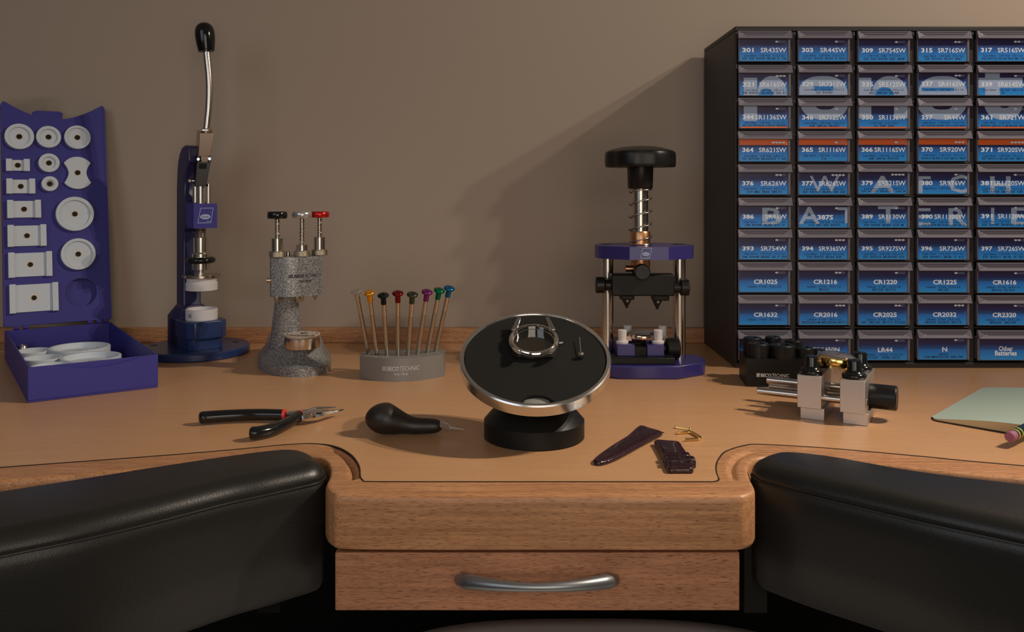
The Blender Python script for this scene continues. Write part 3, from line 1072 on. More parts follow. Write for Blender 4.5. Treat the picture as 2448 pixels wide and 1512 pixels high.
b = MB()
fr_ = crom([(24, 40), (24, 120), (23, 148)], 3)
prof = [(52, 9), (52, 150), (51.5, 200), (50, 218), (47, 232), (41, 243), (33, 249.5), (24, 252), (12, 250), (10, 232), (19, 222), (25, 212), (25, 192), (20, 184), (-2, 182),
        (-2, 153), (20, 153), (27, 147), (28, 135), (28, 60), (20, 40), (20, 9)]
yzprism(b, prof, -11, 11)
b.build('column', M['navycol'], pr, bev=2, seg=3)
b = MB(); b.bx(-14, 14, -15, 8, 152.5, 181.5)
# logo on the guide block
fn = lambda u, v: (u, -15.15, v)
par = [(-9.5, 158.5), (6.5, 158.5), (9.5, 176.5), (-6, 176.5)]


def outline(b, pts, wdt, fn, mat_):
    c = Vector((sum(p[0] for p in pts) / len(pts), sum(p[1] for p in pts) / len(pts)))
    inn = [(c.x + (p[0] - c.x) * (1 - wdt), c.y + (p[1] - c.y) * (1 - wdt)) for p in pts]
    n = len(pts)
    b.add([fn(*p) for p in pts + inn], [(i, (i + 1) % n, n + (i + 1) % n, n + i) for i in range(n)], mat_)


b.m = [b._mi(M['blue'])] * len(b.f)
outline(b, par, .07, fn, M['cardl'])
b.add([fn(u, v) for u, v in circ(6.2, 24, -.3, 166, 3)], [tuple(range(24))], M['cardl'])
b.text('Horotec', -4.3, 3.7, 165, 167.2, lambda u, v: (u, -15.25, v), M['navy'], .01)
b.text('Swiss', 1.5, 6.2, 160, 161.5, fn, M['cardl'], .01)
b.build('guide_block', M['blue'], pr, smooth=0, bev=.4)
# anvil
b = MB()
oc = lambda w_, d, c: [(-w_ + c, -d), (w_ - c, -d), (w_, -d + c), (w_, d - c), (w_ - c, d), (-w_ + c, d), (-w_, d - c), (-w_, -d + c)]
b.X = Matrix.Translation((0, 14, 0))
b.prism(oc(21, 34, 5), 9, 34)
b.X = Matrix.Translation((0, 0, 0))
b.prism(oc(24, 26, 8), 23, 43.5)
b.bx(-21, 21, 10, 46, 20, 42)
b.build('anvil', M['navy'], pr, bev=1.2)
b = MB(); b.X = Matrix.Translation((0, 36, 0))
b.loft([[(x, y, z) for x, y in oc(w_, d_, 4)] for w_, d_, z in ((21, 22, 9), (21, 22, 44), (12, 15, 58))])
b.build('column_foot', M['navycol'], pr, bev=1)
# ram
def zp(y): return CH - (y - HY) * 0.5
b = MB(); b.X = rotp
b.lathe([(4.6, zp(548)), (4.6, zp(425))], None)
b.lathe([(3.0, zp(487)), (3.0, zp(440))], None, (8, 4, 0))
b.lathe([(3.0, zp(487)), (3.0, zp(440))], None, (-8, 4, 0))
b.build('ram', M['steel'], pr)
b = MB(); b.X = rotp
pf = []
for k in range(7):
    z = zp(568) + k * 1.7
    pf += [(5.6, z), (6.3, z + .8)]
b.lathe(pf, None); b.build('thread', M['brushed'], pr)
b = MB(); b.X = rotp
b.lathe([(10.2, zp(645)), (10.2, zp(628)), (8.8, zp(628)), (8.8, zp(616)), (10.8, zp(616)), (10.8, zp(606)), (8.8, zp(604)), (8.8, zp(568)), (5.5, zp(568))], None)
b.lathe([(5, zp(662)), (5, zp(644))], None)
b.build('ram_head', M['steel'], pr, bev=.3)
b = MB(); b.X = rotp
b.tube([(13 * cos(a), 13 * sin(a), zp(622)) for a in [2 * pi * i / 48 for i in range(48)]], 4.2, None, 14, closed=True, flat=.9)
b.lathe([(8, zp(626)), (13, zp(626)), (13, zp(618)), (8, zp(618))], None)
b.build('rubber_ring', M['blackgloss'], pr)
b = MB(); b.X = rotp
b.lathe([(5, zp(662)), (21.8, zp(663)), (21.8, zp(656.5)), (5, zp(655.5))], None, (1, 0, 0), n=64)
b.build('pressure_plate', M['brushed'], pr, bev=.3)
# toggle and lever
def on_ram(px, py, dy=0.0):
    v = PD(px, py, PR.y + dy) - PR
    return v
b = MB(); b.X = rotp
fa = [on_ram(474, 374, -7), on_ram(503, 374, -7), on_ram(510, 318, -9), on_ram(477, 318, -9)]
bk = [on_ram(468, 370, 12), on_ram(497, 370, 12), on_ram(503, 312, 10), on_ram(470, 312, 10)]
b.loft([fa, bk])
fa = [on_ram(481, 388, -6), on_ram(497, 388, -6), on_ram(499, 372, -6.5), on_ram(479, 372, -6.5)]
bk = [v + Vector((-5, 12, 0)) for v in fa]
b.loft([fa, bk])
b.build('lever_clevis', M['clevis'], pr, bev=.5)
b = MB(); b.X = rotp
fa = [on_ram(466, 446, -5), on_ram(493, 446, -5), on_ram(505, 386, -6), on_ram(471, 386, -6)]
bk = [v + Vector((-8, 14, 0)) for v in fa]
b.loft([fa, bk])
for a_, c_ in ((471, 476), (498, 504)):
    fa = [on_ram(a_, 390, -6.5), on_ram(c_, 390, -6.5), on_ram(c_ + 1, 370, -6.8), on_ram(a_ + 1, 370, -6.8)]
    b.loft([fa, [v + Vector((-5, 12, 0)) for v in fa]])
b.build('toggle_link', M['darksteel'], pr, bev=.6)
b = MB(); b.X = rotp
b.add([on_ram(476, 391, -6.4), on_ram(494, 391, -6.4), on_ram(493, 404, -6.2), on_ram(475, 404, -6.2)], [(0, 1, 2, 3)])
b.build('link_slot', M['blackmat'], pr, fix=False)
b = MB(); b.X = rotp
for x_, y_ in ((474, 381), (501, 380)):
    v = on_ram(x_, y_, -8); b.cyl(v, v + Vector((0, 4, 0)), 1.8, 1.8)
v = on_ram(455, 433, 2); b.ball(v, 3, None, 16)
b.cyl(v, v + Vector((12, 0, 0)), 1.6, 1.6)
b.build('pivot_pin', M['chrome'], pr)
b = MB(); b.X = rotp
v = on_ram(494, 316, -1)
b.lathe([(6.5, 0), (7.2, .6), (7.2, 3), (6, 3.8), (4.5, 4)], None, v, n=6)
b.build('lock_nut', M['steel'], pr, bev=.4)
path = crom([on_ram(x, y, -1) for x, y in ((493, 319), (496, 290), (499, 260), (500.5, 225), (500, 190), (497, 155), (493, 118))], 6)
b = MB(); b.X = rotp
b.tube(path, [4.0 + .35 * i / len(path) for i in range(len(path))], None, 20); b.build('lever', M['steel'], pr, smooth=60)
b = MB(); b.X = rotp
kb, kt = on_ram(493.5, 124, -1), on_ram(487, 54, -1)
ax = kt - kb
prof = [(0.0, 0), (.72, .0), (.80, .03), (.86, .12), (.96, .35), (1.0, .55), (.97, .70), (.86, .83), (.64, .93), (.35, .985), (0.02, 1)]
prof = crom(prof, 3)
b.lathe([(max(r, 0) * 11.5, h * ax.length) for r, h in prof], None, kb, ax, n=40)
b.build('grip', M['blackgloss'], pr, smooth=60)
# dies in the press
t = thing('upper_die', 'white die fixed under the steel disc of the lever press', 'die', (PR.x + 1, PR.y, 0))
b = MB(); b.lathe([(16.5, zp(694)), (18.3, zp(693)), (18.3, zp(676)), (17, zp(673)), (17.6, zp(667)), (17.6, zp(663.2)), (4, zp(663.2))], None, n=56)
b.build('die_body', M['whitepl'], t, smooth=40)
t = thing('lower_die', 'white ring die marked 32 standing on the blue anvil', 'die', (PR.x + 1, PR.y, 43.6))
b = MB(); b.lathe([(0.01, 0), (18.4, 0), (18.4, 12.0), (17.6, 12.6), (16, 12.6), (15.6, 8), (0.01, 8)], M['whitepl'], n=56, cap=False)
def onc(R, ph0):
    return lambda u, v: (R * sin(u / R + ph0), -R * cos(u / R + ph0), v)
b.text('32', 2.6, -2.6, 7.6, 3.6, onc(18.5, -.45), M['print'], .02)
b.build('die_body', M['whitepl'], t, smooth=40)

# ------------------------------------------------------------------ hand setting press
HP = Vector((-232, 960, 0))
hpx = thing('hand_setting_press', 'hammered grey hand press with three spring plungers', 'press', HP)
b = MB()
o0 = [(p.x - HP.x, p.y - HP.y) for p in (PZ(617, 868), PZ(622, 886), PZ(655, 897), PZ(700, 903), PZ(750, 900), PZ(784, 891), PZ(792, 876), PZ(786, 858), PZ(760, 840), PZ(700, 832), PZ(650, 838), PZ(625, 852))]
o0 = crom(o0, 5, True)
cx_, cy_ = sum(p[0] for p in o0) / len(o0), sum(p[1] for p in o0) / len(o0)
rings = []
for f_, z in ((1, 0), (1, 9), (.97, 10.5), (.92, 12), (.87, 15), (.82, 19), (.78, 23), (.745, 27), (.72, 28.5), (.66, 29)):
    rings.append([(cx_ + (x - cx_) * f_ + (1 - f_) * 2, cy_ + (y - cy_) * f_, z) for x, y in o0])
b.loft(rings)
b.build('base', M['hammer'], hpx, smooth=45)
b = MB()
c0 = PD(683, 830, 972) - HP; c1 = PD(686, 712, 962) - HP
rings = []
for t_ in [i / 10 for i in range(11)]:
    c = c0.lerp(c1, t_)
    rx = 17.5 - 5.3 * t_ + (1.5 * (1 - t_) ** 6)
    rings.append([(c.x + rx * cos(a), c.y + rx * .8 * sin(a), 24 + (86 - 24) * t_) for a in [2 * pi * k / 40 for k in range(40)]])
b.loft(rings); b.build('column', M['hammer'], hpx, smooth=50)
# head
hz0, hz1 = 83.5, 126.0
A_, B_ = Vector((-257, 938)) - HP.xy, Vector((-208, 962)) - HP.xy
nrm = Vector(((B_ - A_).y, -(B_ - A_).x)).normalized()
def head_pt(t_, off=0.0):
    q = A_.lerp(B_, t_) + nrm * (9.5 * (1 - (2 * t_ - 1) ** 2) + off)
    return q
front = [tuple(head_pt(i / 16)) for i in range(17)]
back = [tuple(B_ - nrm * 8), tuple(B_ - nrm * 20 - (B_ - A_) * .12), tuple(A_.lerp(B_, .5) - nrm * 33), tuple(A_ - nrm * 22 + (B_ - A_) * .12), tuple(A_ - nrm * 8)]
ring = front + back
b = MB(); b.prism(ring, hz0, hz1, M['hammer'])
HL = (B_ - A_).length
def hfn(u, v):
    q = head_pt(u, 0.25); return (q.x, q.y, v)
for k in range(4):
    u0 = .30 + k * .021
    b.add([hfn(u0, 103.5), hfn(u0 + .016, 103.5), hfn(u0 + .026, 107.5), hfn(u0 + .010, 107.5)], [(0, 1, 2, 3)], M['print'])
b.text('BECO', .40, .60, 103.6, 107.4, hfn, M['print'], .05, .25)
b.text('TECHNIC', .61, .90, 103.6, 107.4, hfn, M['print'], 0, .25)
b.text('Swiss Made', .50, .75, 98.8, 101.6, hfn, M['print'], .01, .2)
b.build('head', M['hammer'], hpx, bev=.7, smooth=30)
def plunger(px, D, kt, kb_, sb, cb, nb, kmat, lab):
    X = (px - HX) * D / F - HP.x; Y = D - HP.y
    z = lambda y: CH - (y - HY) * D / F
    k = D / F
    b = MB(); o = (X, Y, 0)
    base_z = hz1
    nh = z(nb - 0) - z(nb); 
    z1 = hz1 + 6.3; z2 = z1 + (nb - cb) * k; z3 = z(kb_)
    b.lathe([(7.8, hz1), (8.6, hz1 + .6), (8.6, z1 - .6), (8, z1), (4, z1)], None, o, n=40)
    pl = b.build('plunger_collar', M['knurl'], hpx)
    b = MB(); b.lathe([(6.3, z1), (6.3, z2 - .4), (5.9, z2), (2, z2)], None, o, n=32); b.build('sleeve', M['steel'], pl)
    b = MB(); b.lathe([(2.1, z2), (2.1, z3 + 1)], None, o, n=20); b.build('rod', M['brushed'], pl)
    b = MB(); n_t = 8
    b.tube([(X + 2.7 * cos(a), Y + 2.7 * sin(a), z2 + (z3 - z2) * a / (2 * pi * n_t)) for a in [2 * pi * n_t * i / (n_t * 14) for i in range(n_t * 14 + 1)]], .38, None, 6)
    b.build('spring', M['brushed'], pl)
    zt_, zb_ = z(kt), z(kb_)
    b = MB(); b.lathe([(3, zb_), (9.8, zb_), (10.5, zb_ + 1.2), (10.6, zb_ + (zt_ - zb_) * .5), (10.4, zt_ - 1.2), (9.6, zt_ - .2), (8.6, zt_), (1, zt_)], None, o, n=48)
    b.build('button', kmat, hpx, smooth=50, label=lab)
    return X, Y
silver = mat('silver_button', (0.55, 0.55, 0.54), 0.25, 0.7)
plunger(663, 941, 506, 523, 572, 572, 603, M['blackgloss'], 'black press button')
plunger(722, 950, 506, 521, 585, 586, 600, silver, 'silver press button')
plunger(764, 968, 506, 520, 567, 567, 597, M['red'], 'red press button')
b = MB(); q = head_pt(.36, -18)
b.lathe([(2.2, hz1), (2.2, hz1 + 4.5), (1.8, hz1 + 5)], None, (q.x, q.y, 0), n=20); b.build('stop_pin', M['steel'], hpx)
for t_, of in ((.12, -9), (.50, -8), (.60, -10), (.90, -12)):
    q = head_pt(t_, of)
    b = MB(); b.lathe([(.9, hz0 - 7), (1.8, hz0 - 4), (2.6, hz0 - 2.5), (2.6, hz0)], None, (q.x, q.y, 0), n=16); b.build('plunger_tip', M['knurl'], hpx)
q = A_ - nrm * 6
b = MB(); b.cyl((q.x - 3.5, q.y - 1, 101), (q.x + 2, q.y, 101), 2.6, 2.6); b.build('side_screw', M['steel'], hpx)
hc_ = PD(722, 822, 945) - HP
b = MB(); b.lathe([(18.5, 28.6), (18.7, 29), (18.7, 39.8), (17.5, 40.4)], None, (hc_.x, hc_.y, 0), n=64); b.build('holder', M['steel'], hpx, smooth=40)
t = thing('watch_dial', 'cream watch dial lying on the steel holder of the grey press', 'watch dial', (HP.x + hc_.x, HP.y + hc_.y, 40.5))
b = MB(); b.lathe([(16.5, 0), (16.5, 1.6), (19.3, 2.0), (19.3, 2.8), (.1, 2.8)], None, n=64); b.build('dial_plate', M['dial'], t)
b = MB()
for k in range(12):
    a = 2 * pi * k / 12
    b.box((16 * cos(a), 16 * sin(a), 2.95), (2.6, .9, .25), None, a)
b.build('hour_marks', M['print'], t)
b = MB(); b.box((2, 2, 3.6), (10, .7, .3), None, .8); b.box((3, -1.5, 3.3), (8, .7, .3), None, -.5); b.cyl((0, 0, 2.8), (0, 0, 4), .9, .9); b.build('hands', M['print'], t)

# ------------------------------------------------------------------ screwdriver stand and drivers
SP = Vector((-118, 935, 0))
ss = thing('screwdriver_stand', 'low curved grey metal stand holding eight upright screwdrivers', 'stand', SP)
SL, SR_ = -42.0, 45.5
def sf(t_):   # front curve, t 0..1
    p = [Vector((-159.5, 923)), Vector((-141, 911)), Vector((-118, 906)), Vector((-94, 911)), Vector((-71.5, 928))]
    x = SP.x + SL + (SR_ - SL) * t_
    y = 923 + 9 * t_ - 4 * t_ * (1 - t_) * 21.5
    return Vector((x, y)) - SP.xy
ringf = [tuple(sf(i / 20)) for i in range(21)]
ringb = [(x, y + 20 + 30 * sin(pi * i / 20) ** .6) for i, (x, y) in enumerate(ringf)]
ringb = list(reversed(ringb))
b = MB()
full = ringf + ringb
b.prism(full, 0, 24, M['stand'])
def sfn(u, v):
    q = sf(u); return (q.x, q.y - .25, v)
for k in range(4):
    u0 = .295 + k * .014
    b.add([sfn(u0, 11), sfn(u0 + .008, 11), sfn(u0 + .013, 15.8), sfn(u0 + .005, 15.8)], [(0, 1, 2, 3)], M['printw'])
b.text('BECO', .355, .495, 11, 15.8, sfn, M['printw'], .03, .25)
b.text('TECHNIC', .505, .735, 11, 15.8, sfn, M['printw'], 0, .25)
b.text('Swiss Made', .435, .60, 6.6, 9.6, sfn, M['printw'], 0, .2)
holes = [(881, 846), (901, 849), (925, 850), (951, 850), (975, 850), (998, 848), (1021, 844.5), (1041, 841)]
nums = ['60', '80', '100', '120', '140', '160', '200', '250']
for (hx_, hy_), s in zip(holes, nums):
    q = PZ(hx_ - 2 if hx_ < 1000 else hx_ + 3, hy_ + 5.2 - abs(hx_ - 951) * .02, 24.1) - SP
    w2 = 1.25 * len(s)
    b.text(s, q.x - w2, q.x + w2, q.y - 2.6, q.y + .6, lambda u, v: (u, v, 24.15), M['printw'], .01)
b.build('stand_body', M['stand'], ss, smooth=30)
tops = [(852, 699), (883, 702), (916, 708), (951, 703), (986, 706), (1021, 700), (1050, 696), (1074, 691)]
heads = [('silver', (0.50, 0.47, 0.40), 'six-sided silver'), ('yellow', (0.80, 0.36, 0.03), 'yellow-orange'), ('black', (0.012, 0.02, 0.025), 'black'), ('dark red', (0.20, 0.006, 0.012), 'dark red'),
         ('olive', (0.06, 0.075, 0.05), 'olive green'), ('purple', (0.22, 0.03, 0.20), 'purple'), ('green', (0.0, 0.18, 0.09), 'bright green'), ('blue', (0.01, 0.15, 0.36), 'light blue')]
for (hx_, hy_), (tx_, ty_), (nm, c_, words) in zip(holes, tops, heads):
    p0 = PZ(hx_, hy_, 24)
    p1 = PD(tx_, ty_, p0.y - 20)
    ax = (p1 - p0)
    Lg = ax.length
    q = Vector((0, 0, 1)).rotation_difference(ax).to_matrix()
    t = thing('screwdriver', f'slim nickel watch screwdriver with {words} swivel head in the stand', 'screwdriver', p0 + Vector((0, 0, .2)), mtx=q, group='watch screwdrivers standing in the grey stand')
    mm = mat(nm.replace(' ', '_') + '_anodised', c_, 0.28, 0.75)
    b = MB(); b.lathe([(1.9, 0), (1.9, 9), (2.05, 9.2), (1.95, 9.4)], None, n=20)
    b.v = []; b.f = []; b.m = []
    b.lathe([(2.2, 0), (2.2, 9), (1.9, 9.4), (1.9, Lg * .66 - .4), (2.2, Lg * .66), (2.2, Lg - 9)], None, n=20); b.build('shaft', M['brushed'], t)
    b = MB(); b.lathe([(2.35, 9.2), (2.35, Lg * .66)], None, n=20); b.build('grip', M['knurl'], t)
    b = MB()
    n_h = 6 if nm == 'silver' else 36
    b.lathe([(2.7, Lg - 9.5), (2.8, Lg - 9), (2.8, Lg - 2), (4.2, Lg - 1.4)], None, n=24)
    b.lathe([(3.6, Lg - 1.8), (5.4, Lg - .9), (5.9, Lg + .3), (5.5, Lg + 1.4), (4.3, Lg + 2), (1.5, Lg + 1.8), (1.3, Lg + .8)], None, n=n_h)
    b.build('swivel_head', mm, t, smooth=50 if n_h > 6 else 20)

# ------------------------------------------------------------------ casing cushion on a tilted stand
WS = Vector((17.8, 706, 0))
ws = thing('tilting_cushion', 'tilted round black casing cushion with aluminium rim on a black foot', 'stand', WS)
b = MB(); b.lathe([(39, 0), (40.3, .8), (40.3, 14), (29, 27), (14, 31), (12, 36)], None, n=96); b.build('foot', M['blackmat'], ws, smooth=25)
al = radians(27)
TN = Vector((0, -sin(al), cos(al)))
RT = Matrix(((1, 0, 0), (0, cos(al), -sin(al)), (0, sin(al), cos(al))))
RT = Matrix.Rotation(al, 3, 'X')
DC = PD(1279.5, 851, 700)      # centre of the disc's top face
DX = Matrix.Translation(DC - WS) @ RT.to_4x4()
b = MB(); b.ball((DC - WS) + Vector((0, 5, -20)), 14, None, 32); b.build('ball_joint', M['black'], ws)
b = MB(); b.X = DX
b.lathe([(54, -10.5), (58.5, -10.5), (60.2, -9.5), (60.2, -.9), (59.2, 0), (57.0, 0), (56.2, -1.2), (55.8, -6)], None, n=128, cap=False)
b.build('rim', M['alurim'], ws, smooth=30)
b = MB(); b.X = DX
b.lathe([(12, -18), (56, -10.2), (56, -8)], None, n=96); b.build('underside', M['black'], ws)
b = MB(); b.X = DX
notch = [(14 * cos(a), -58 + 12 * sin(a)) for a in [pi * i / 16 for i in range(17)]]
ringc = []
for i in range(121):
    a = -pi / 2 + radians(15) + (2 * pi - radians(30)) * i / 120
    ringc.append((55.9 * cos(a), 55.9 * sin(a)))
nr = [(p[0], p[1]) for p in notch if sqrt(p[0] ** 2 + p[1] ** 2) < 55.9]
ringc += list(reversed(nr))[0:0] + sorted(nr, key=lambda p: p[0])
b.prism(ringc, -8, -1.2)
b.build('cushion', M['foam'], ws, smooth=30)
b = MB(); b.X = DX
b.lathe([(10, -7.9), (10, -4.6), (9, -4.0), (1, -4.0)], None, (0, -49.5, 0), n=48); b.build('thumb_disc', mat('pale_disc', (0.30, 0.31, 0.27), 0.4, 0.2), ws)


def disc_pt(px, py, h=-1.2):
    Wd = Matrix.Translation(DC) @ RT.to_4x4()
    o = Wd @ Vector((0, 0, h)); c = Vector((0, 0, CH)); d = Vector(((px - HX) / F, 1, -(py - HY) / F))
    t_ = (o - c).dot(TN) / d.dot(TN)
    return c + d * t_


wc = disc_pt(1276, 827)
t = thing('watch_case', 'polished steel watch case without movement on the black cushion', 'watch case', wc, mtx=RT)
b = MB()
b.lathe([(16.4, .4), (18.6, 0.2), (20.2, 1.6), (20.9, 3.6), (20.7, 5.6), (19.8, 7.2), (19.0, 7.8), (17.9, 7.8), (17.7, 7.0), (17.0, 6.9), (16.9, 4.4), (16.4, 4.2), (16.4, .4)], None, n=96, cap=False)
b.build('case_ring', M['chrome'], t, smooth=30)
for sx in (-1, 1):
    for sy in (-1, 1):
        b = MB()
        rings = []
        for (yy, z0_, z1_, w_) in ((12.0, 1.4, 7.4, 4.2), (17.5, 2.6, 8.4, 3.6), (21.5, 5.2, 9.8, 3.0), (24.2, 7.4, 11.0, 2.2)):
            xo = sx * (11.2 + (24.6 - yy) * .28)
            rings.append([(xo - sx * 1.4, sy * yy, z0_), (xo + sx * w_, sy * yy, z0_), (xo + sx * w_ * .8, sy * yy, z1_), (xo - sx * 1.2, sy * yy, z1_)])
        b.loft(rings)
        b.build('lug', M['chrome'], t, bev=.3)
b = MB(); b.cyl((19.5, 0, 2.8), (22.5, 0, 2.8), .9, .9); b.ball((23, 0, 2.8), 1.1, None, 12); b.build('crown_tube', M['chrome'], t)
b = MB(); b.lathe([(16.5, .5), (16.5, 1.4), (.1, 1.1)], None, n=64)
b.build('crystal', mat('dark_crystal', (0.012, 0.012, 0.010), 0.05, spec=0.9), t, smooth=60)
c1 = disc_pt(1389, 857); c2 = disc_pt(1385, 818)
dv = (RT.inverted() @ (c2 - c1))
t = thing('winding_stem', 'tiny steel winding stem with round crown beside the watch case on the cushion', 'winding stem', c1, mtx=RT)
b = MB(); d2 = Vector((dv.x, dv.y, 1.2)).normalized()
b.lathe([(2.2, -1.8), (2.7, -1.4), (2.7, 1.0), (2.2, 1.5), (1, 1.6)], None, (0, 0, 2.8), d2, n=24); b.build('crown', M['steel'], t, smooth=40)
b = MB(); b.cyl(Vector((0, 0, 2.8)) + d2 * 1.5, Vector((0, 0, 2.8)) + d2 * (dv.length + 1), .42, .36); b.build('stem', M['chrome'], t)

# ------------------------------------------------------------------ case opener press
KP = Vector((144, 960, 0))
kp = thing('case_opener_press', 'blue case-opener press with two steel posts and black hand wheel', 'press', KP)
kk = 960 / F


def kz(y, D=960): return CH - (y - HY) * D / F
def kx(x, D=960): return (x - HX) * D / F - KP.x


def octo(hw, hd, cf, r):
    """plate outline: flat front and back, slanted shoulders, round ends"""
    pts = []
    pts += [(-hw + cf, -hd), (hw - cf, -hd)]
    for i in range(9):
        a = -pi / 2 + .35 + (pi - .7) * i / 8
        pts.append((hw - r + r * cos(a), (hd * .60) * sin(a)))
    pts += [(hw - cf, hd), (-hw + cf, hd)]
    for i in range(9):
        a = pi / 2 + .35 + (pi - .7) * i / 8
        pts.append((-hw + r + r * cos(a), (hd * .60) * sin(a)))
    return pts


b = MB(); b.X = Matrix.Rotation(radians(-1), 4, 'Z')
pb = octo(66, 43, 36, 14)
b.prism(pb, 0, 14)
b.build('base_plate', M['bluemetal'], kp, bev=1.2, seg=3)
b = MB(); pt_ = octo(53.5, 38, 33, 12)
zt0, zt1 = 124.3, 138
b.prism(pt_, zt0, zt1, M['bluemetal'])
fn = lambda u, v: (u, -38.15, v)
par = [(-9.5, 126), (.5, 126), (3, 137), (-7, 137)]
b.m = [b._mi(M['bluemetal'])] * len(b.f)
outline(b, par, .08, fn, M['cardl'])
b.add([fn(u, v) for u, v in circ(3.7, 24, -3.4, 130.6, 1.9)], [tuple(range(24))], M['cardl'])
b.text('Horotec', -6, -.8, 130, 131.4, lambda u, v: (u, -38.25, v), M['navy'], .01)
b.text('Swiss', -2.6, .2, 126.9, 127.8, fn, M['cardl'], .01)
b.build('top_plate', M['bluemetal'], kp, bev=1.0, seg=2, smooth=30)
for sx in (-1, 1):
    b = MB(); b.lathe([(6.8, 14), (6.8, zt0)], None, (sx * 39.5, 4, 0), n=40); b.build('post', M['steel'], kp)
    b = MB(); b.lathe([(6.6, zt1 - .05), (6.6, zt1 + .25)], None, (sx * 39.5, 8, 0), n=32); b.build('post_screw', M['blackmat'], kp)
AX = kx(1530.5)
o = (AX, 0, 0)
b = MB(); b.lathe([(8.6, kz(640)), (8.6, kz(448))], None, o, n=40); b.build('spindle', M['steel'], kp)
b = MB(); b.lathe([(10.6, kz(638)), (10.6, zt0)], None, o, n=40); b.lathe([(10.8, zt1), (10.8, kz(556)), (10, kz(553)), (8, kz(553))], None, o, n=40); b.build('bush', M['copper'], kp, smooth=40)
b = MB(); b.lathe([(12.6, zt1), (12.9, zt1 + .6), (12.6, zt1 + 1.3), (10, zt1 + 1.3)], None, o, n=40); b.build('washer', M['steel'], kp)
b = MB()
turns = 5.2
za_, zb_ = zt1 + 1.8, kz(452)
pts = []
N = 130
for i in range(N + 1):
    f_ = i / N
    a = 2 * pi * turns * f_ + .5
    zz = za_ + (zb_ - za_) * (.04 * min(1, f_ / .12) + .93 * max(0, min(1, (f_ - .1) / .76)) + .03 * max(0, (f_ - .86) / .14))
    pts.append((AX + 12.3 * cos(a), 12.3 * sin(a), zz))
b.tube(pts, .75, None, 8); b.build('spring', M['steel'], kp, smooth=60)
b = MB()
R_ = 38.6
rings = []
def lob(a, r): return r * (1 - .055 * (0.5 - 0.5 * cos(6 * a)) ** 2)
for r, z in crom([(14, kz(399)), (31, kz(399)), (36.5, kz(400.5)), (38.2, kz(397)), (38.6, kz(386)), (38.2, kz(368)), (36.0, kz(362)), (28, kz(356)), (16, kz(351)), (1, kz(349.5))], 3):
    rings.append([(AX + (lob(a, r) if r > 20 else r) * cos(a), (lob(a, r) if r > 20 else r) * sin(a), z) for a in [2 * pi * i / 96 + .3 for i in range(96)]])
b.loft(rings)
b.lathe([(12.5, kz(452)), (13.6, kz(449)), (14.2, kz(400)), (14.2, kz(398))], None, o, n=40)
b.build('hand_wheel', M['black'], kp, smooth=38)
# bit carrier
YB = -14
b = MB()
b.bx(kx(1456), kx(1604), YB - 10, YB + 10, kz(706, 946), kz(655, 946))
b.bx(kx(1478), kx(1510), YB - 8, YB + 8, kz(716, 946), kz(704, 946))
b.bx(kx(1553), kx(1592), YB - 8, YB + 8, kz(718, 946), kz(704, 946))
b.lathe([(9.5, kz(660)), (9.5, kz(638))], None, (AX, -2, 0), n=32)
b.build('bit_carrier', M['blackmat'], kp, bev=1.5)
for x_, y0_ in ((1494, 713), (1566, 716)):
    b = MB(); X_ = kx(x_) ; z = lambda y: kz(y, 946)
    b.lathe([(1.4, z(y0_ + 24)), (1.6, z(y0_ + 19)), (2.0, z(y0_ + 18)), (4.8, z(y0_ + 6)), (5.2, z(y0_))], None, (X_, YB, 0), n=24); b.build('opener_bit', M['black'], kp)
    b = MB(); b.cyl((X_, YB - 6.4, z(y0_ + 5)), (X_, YB - 4, z(y0_ + 5)), 1.5, 1.5, None, 16); b.build('set_screw', M['darksteel'], kp)
b = MB(); zc_ = kz(682, 946)
b.cyl((kx(1442), YB, zc_), (kx(1458), YB, zc_), 6, 6); b.cyl((kx(1421), YB, zc_), (kx(1442), YB, zc_), 8.8, 8.8, None, 20); b.build('side_knob', M['black'], kp, bev=1)
b = MB(); zc_ = kz(688, 946)
b.cyl((kx(1602), YB, zc_), (kx(1622), YB, zc_), 6, 6); b.cyl((kx(1620), YB, zc_), (kx(1640), YB, zc_), 8.8, 8.8, None, 20); b.build('side_knob', M['black'], kp, bev=1)
b = MB(); z_ = kz(650, 935)
b.cyl((kx(1526), YB - 18, z_), (kx(1526), YB - 8, z_), 8.4, 8.4, None, 32); b.build('centre_knob', M['black'], kp, bev=1)
b = MB(); b.cyl((kx(1493), -8, kz(643, 952)), (kx(1512), -8, kz(643, 952)), 3.4, 3.4); b.build('lock_lever', M['copper'], kp)
# vice on the base
b = MB(); b.bx(kx(1420), kx(1600), -36, 26, 14, 21)
b.build('vice_bed', M['blackmat'], kp, bev=1)
for (xa, xb, lab) in ((1474, 1516, 0), (1545, 1586, 1)):
    b = MB(); b.bx(kx(xa, 940), kx(xb, 940), -26, 22, 21, 33); b.build('vice_jaw', M['bluemetal'], kp, bev=.6)
b = MB(); b.bx(kx(1516, 940), kx(1545, 940), -22, 20, 21, 30); b.build('vice_slide', M['blackmat'], kp)
b = MB(); b.cyl((kx(1586, 940), -6, 26), (kx(1598, 940), -6, 26), 6, 6); b.cyl((kx(1598, 940), -6, 26), (kx(1630, 940), -6, 26), 11, 11, None, 20); b.build('vice_knob', M['blackmat'], kp, bev=1.5)
for x_, y_, s_ in ((1487.5, -17, 1), (1501, 15, 1), (1573, -17, 1), (1584, 13, 1)):
    b = MB(); D_ = 960 + y_
    b.lathe([(6.2, 33), (6.6, 33.6), (6.6, 35.6), (5.6, 36.4), (4.4, 36.6), (4.7, 45), (4.9, 47.2), (4.3, 47.8)], None, (kx(x_, D_), y_, 0), n=32); b.build('holding_pin', M['whitepl'], kp, smooth=40)


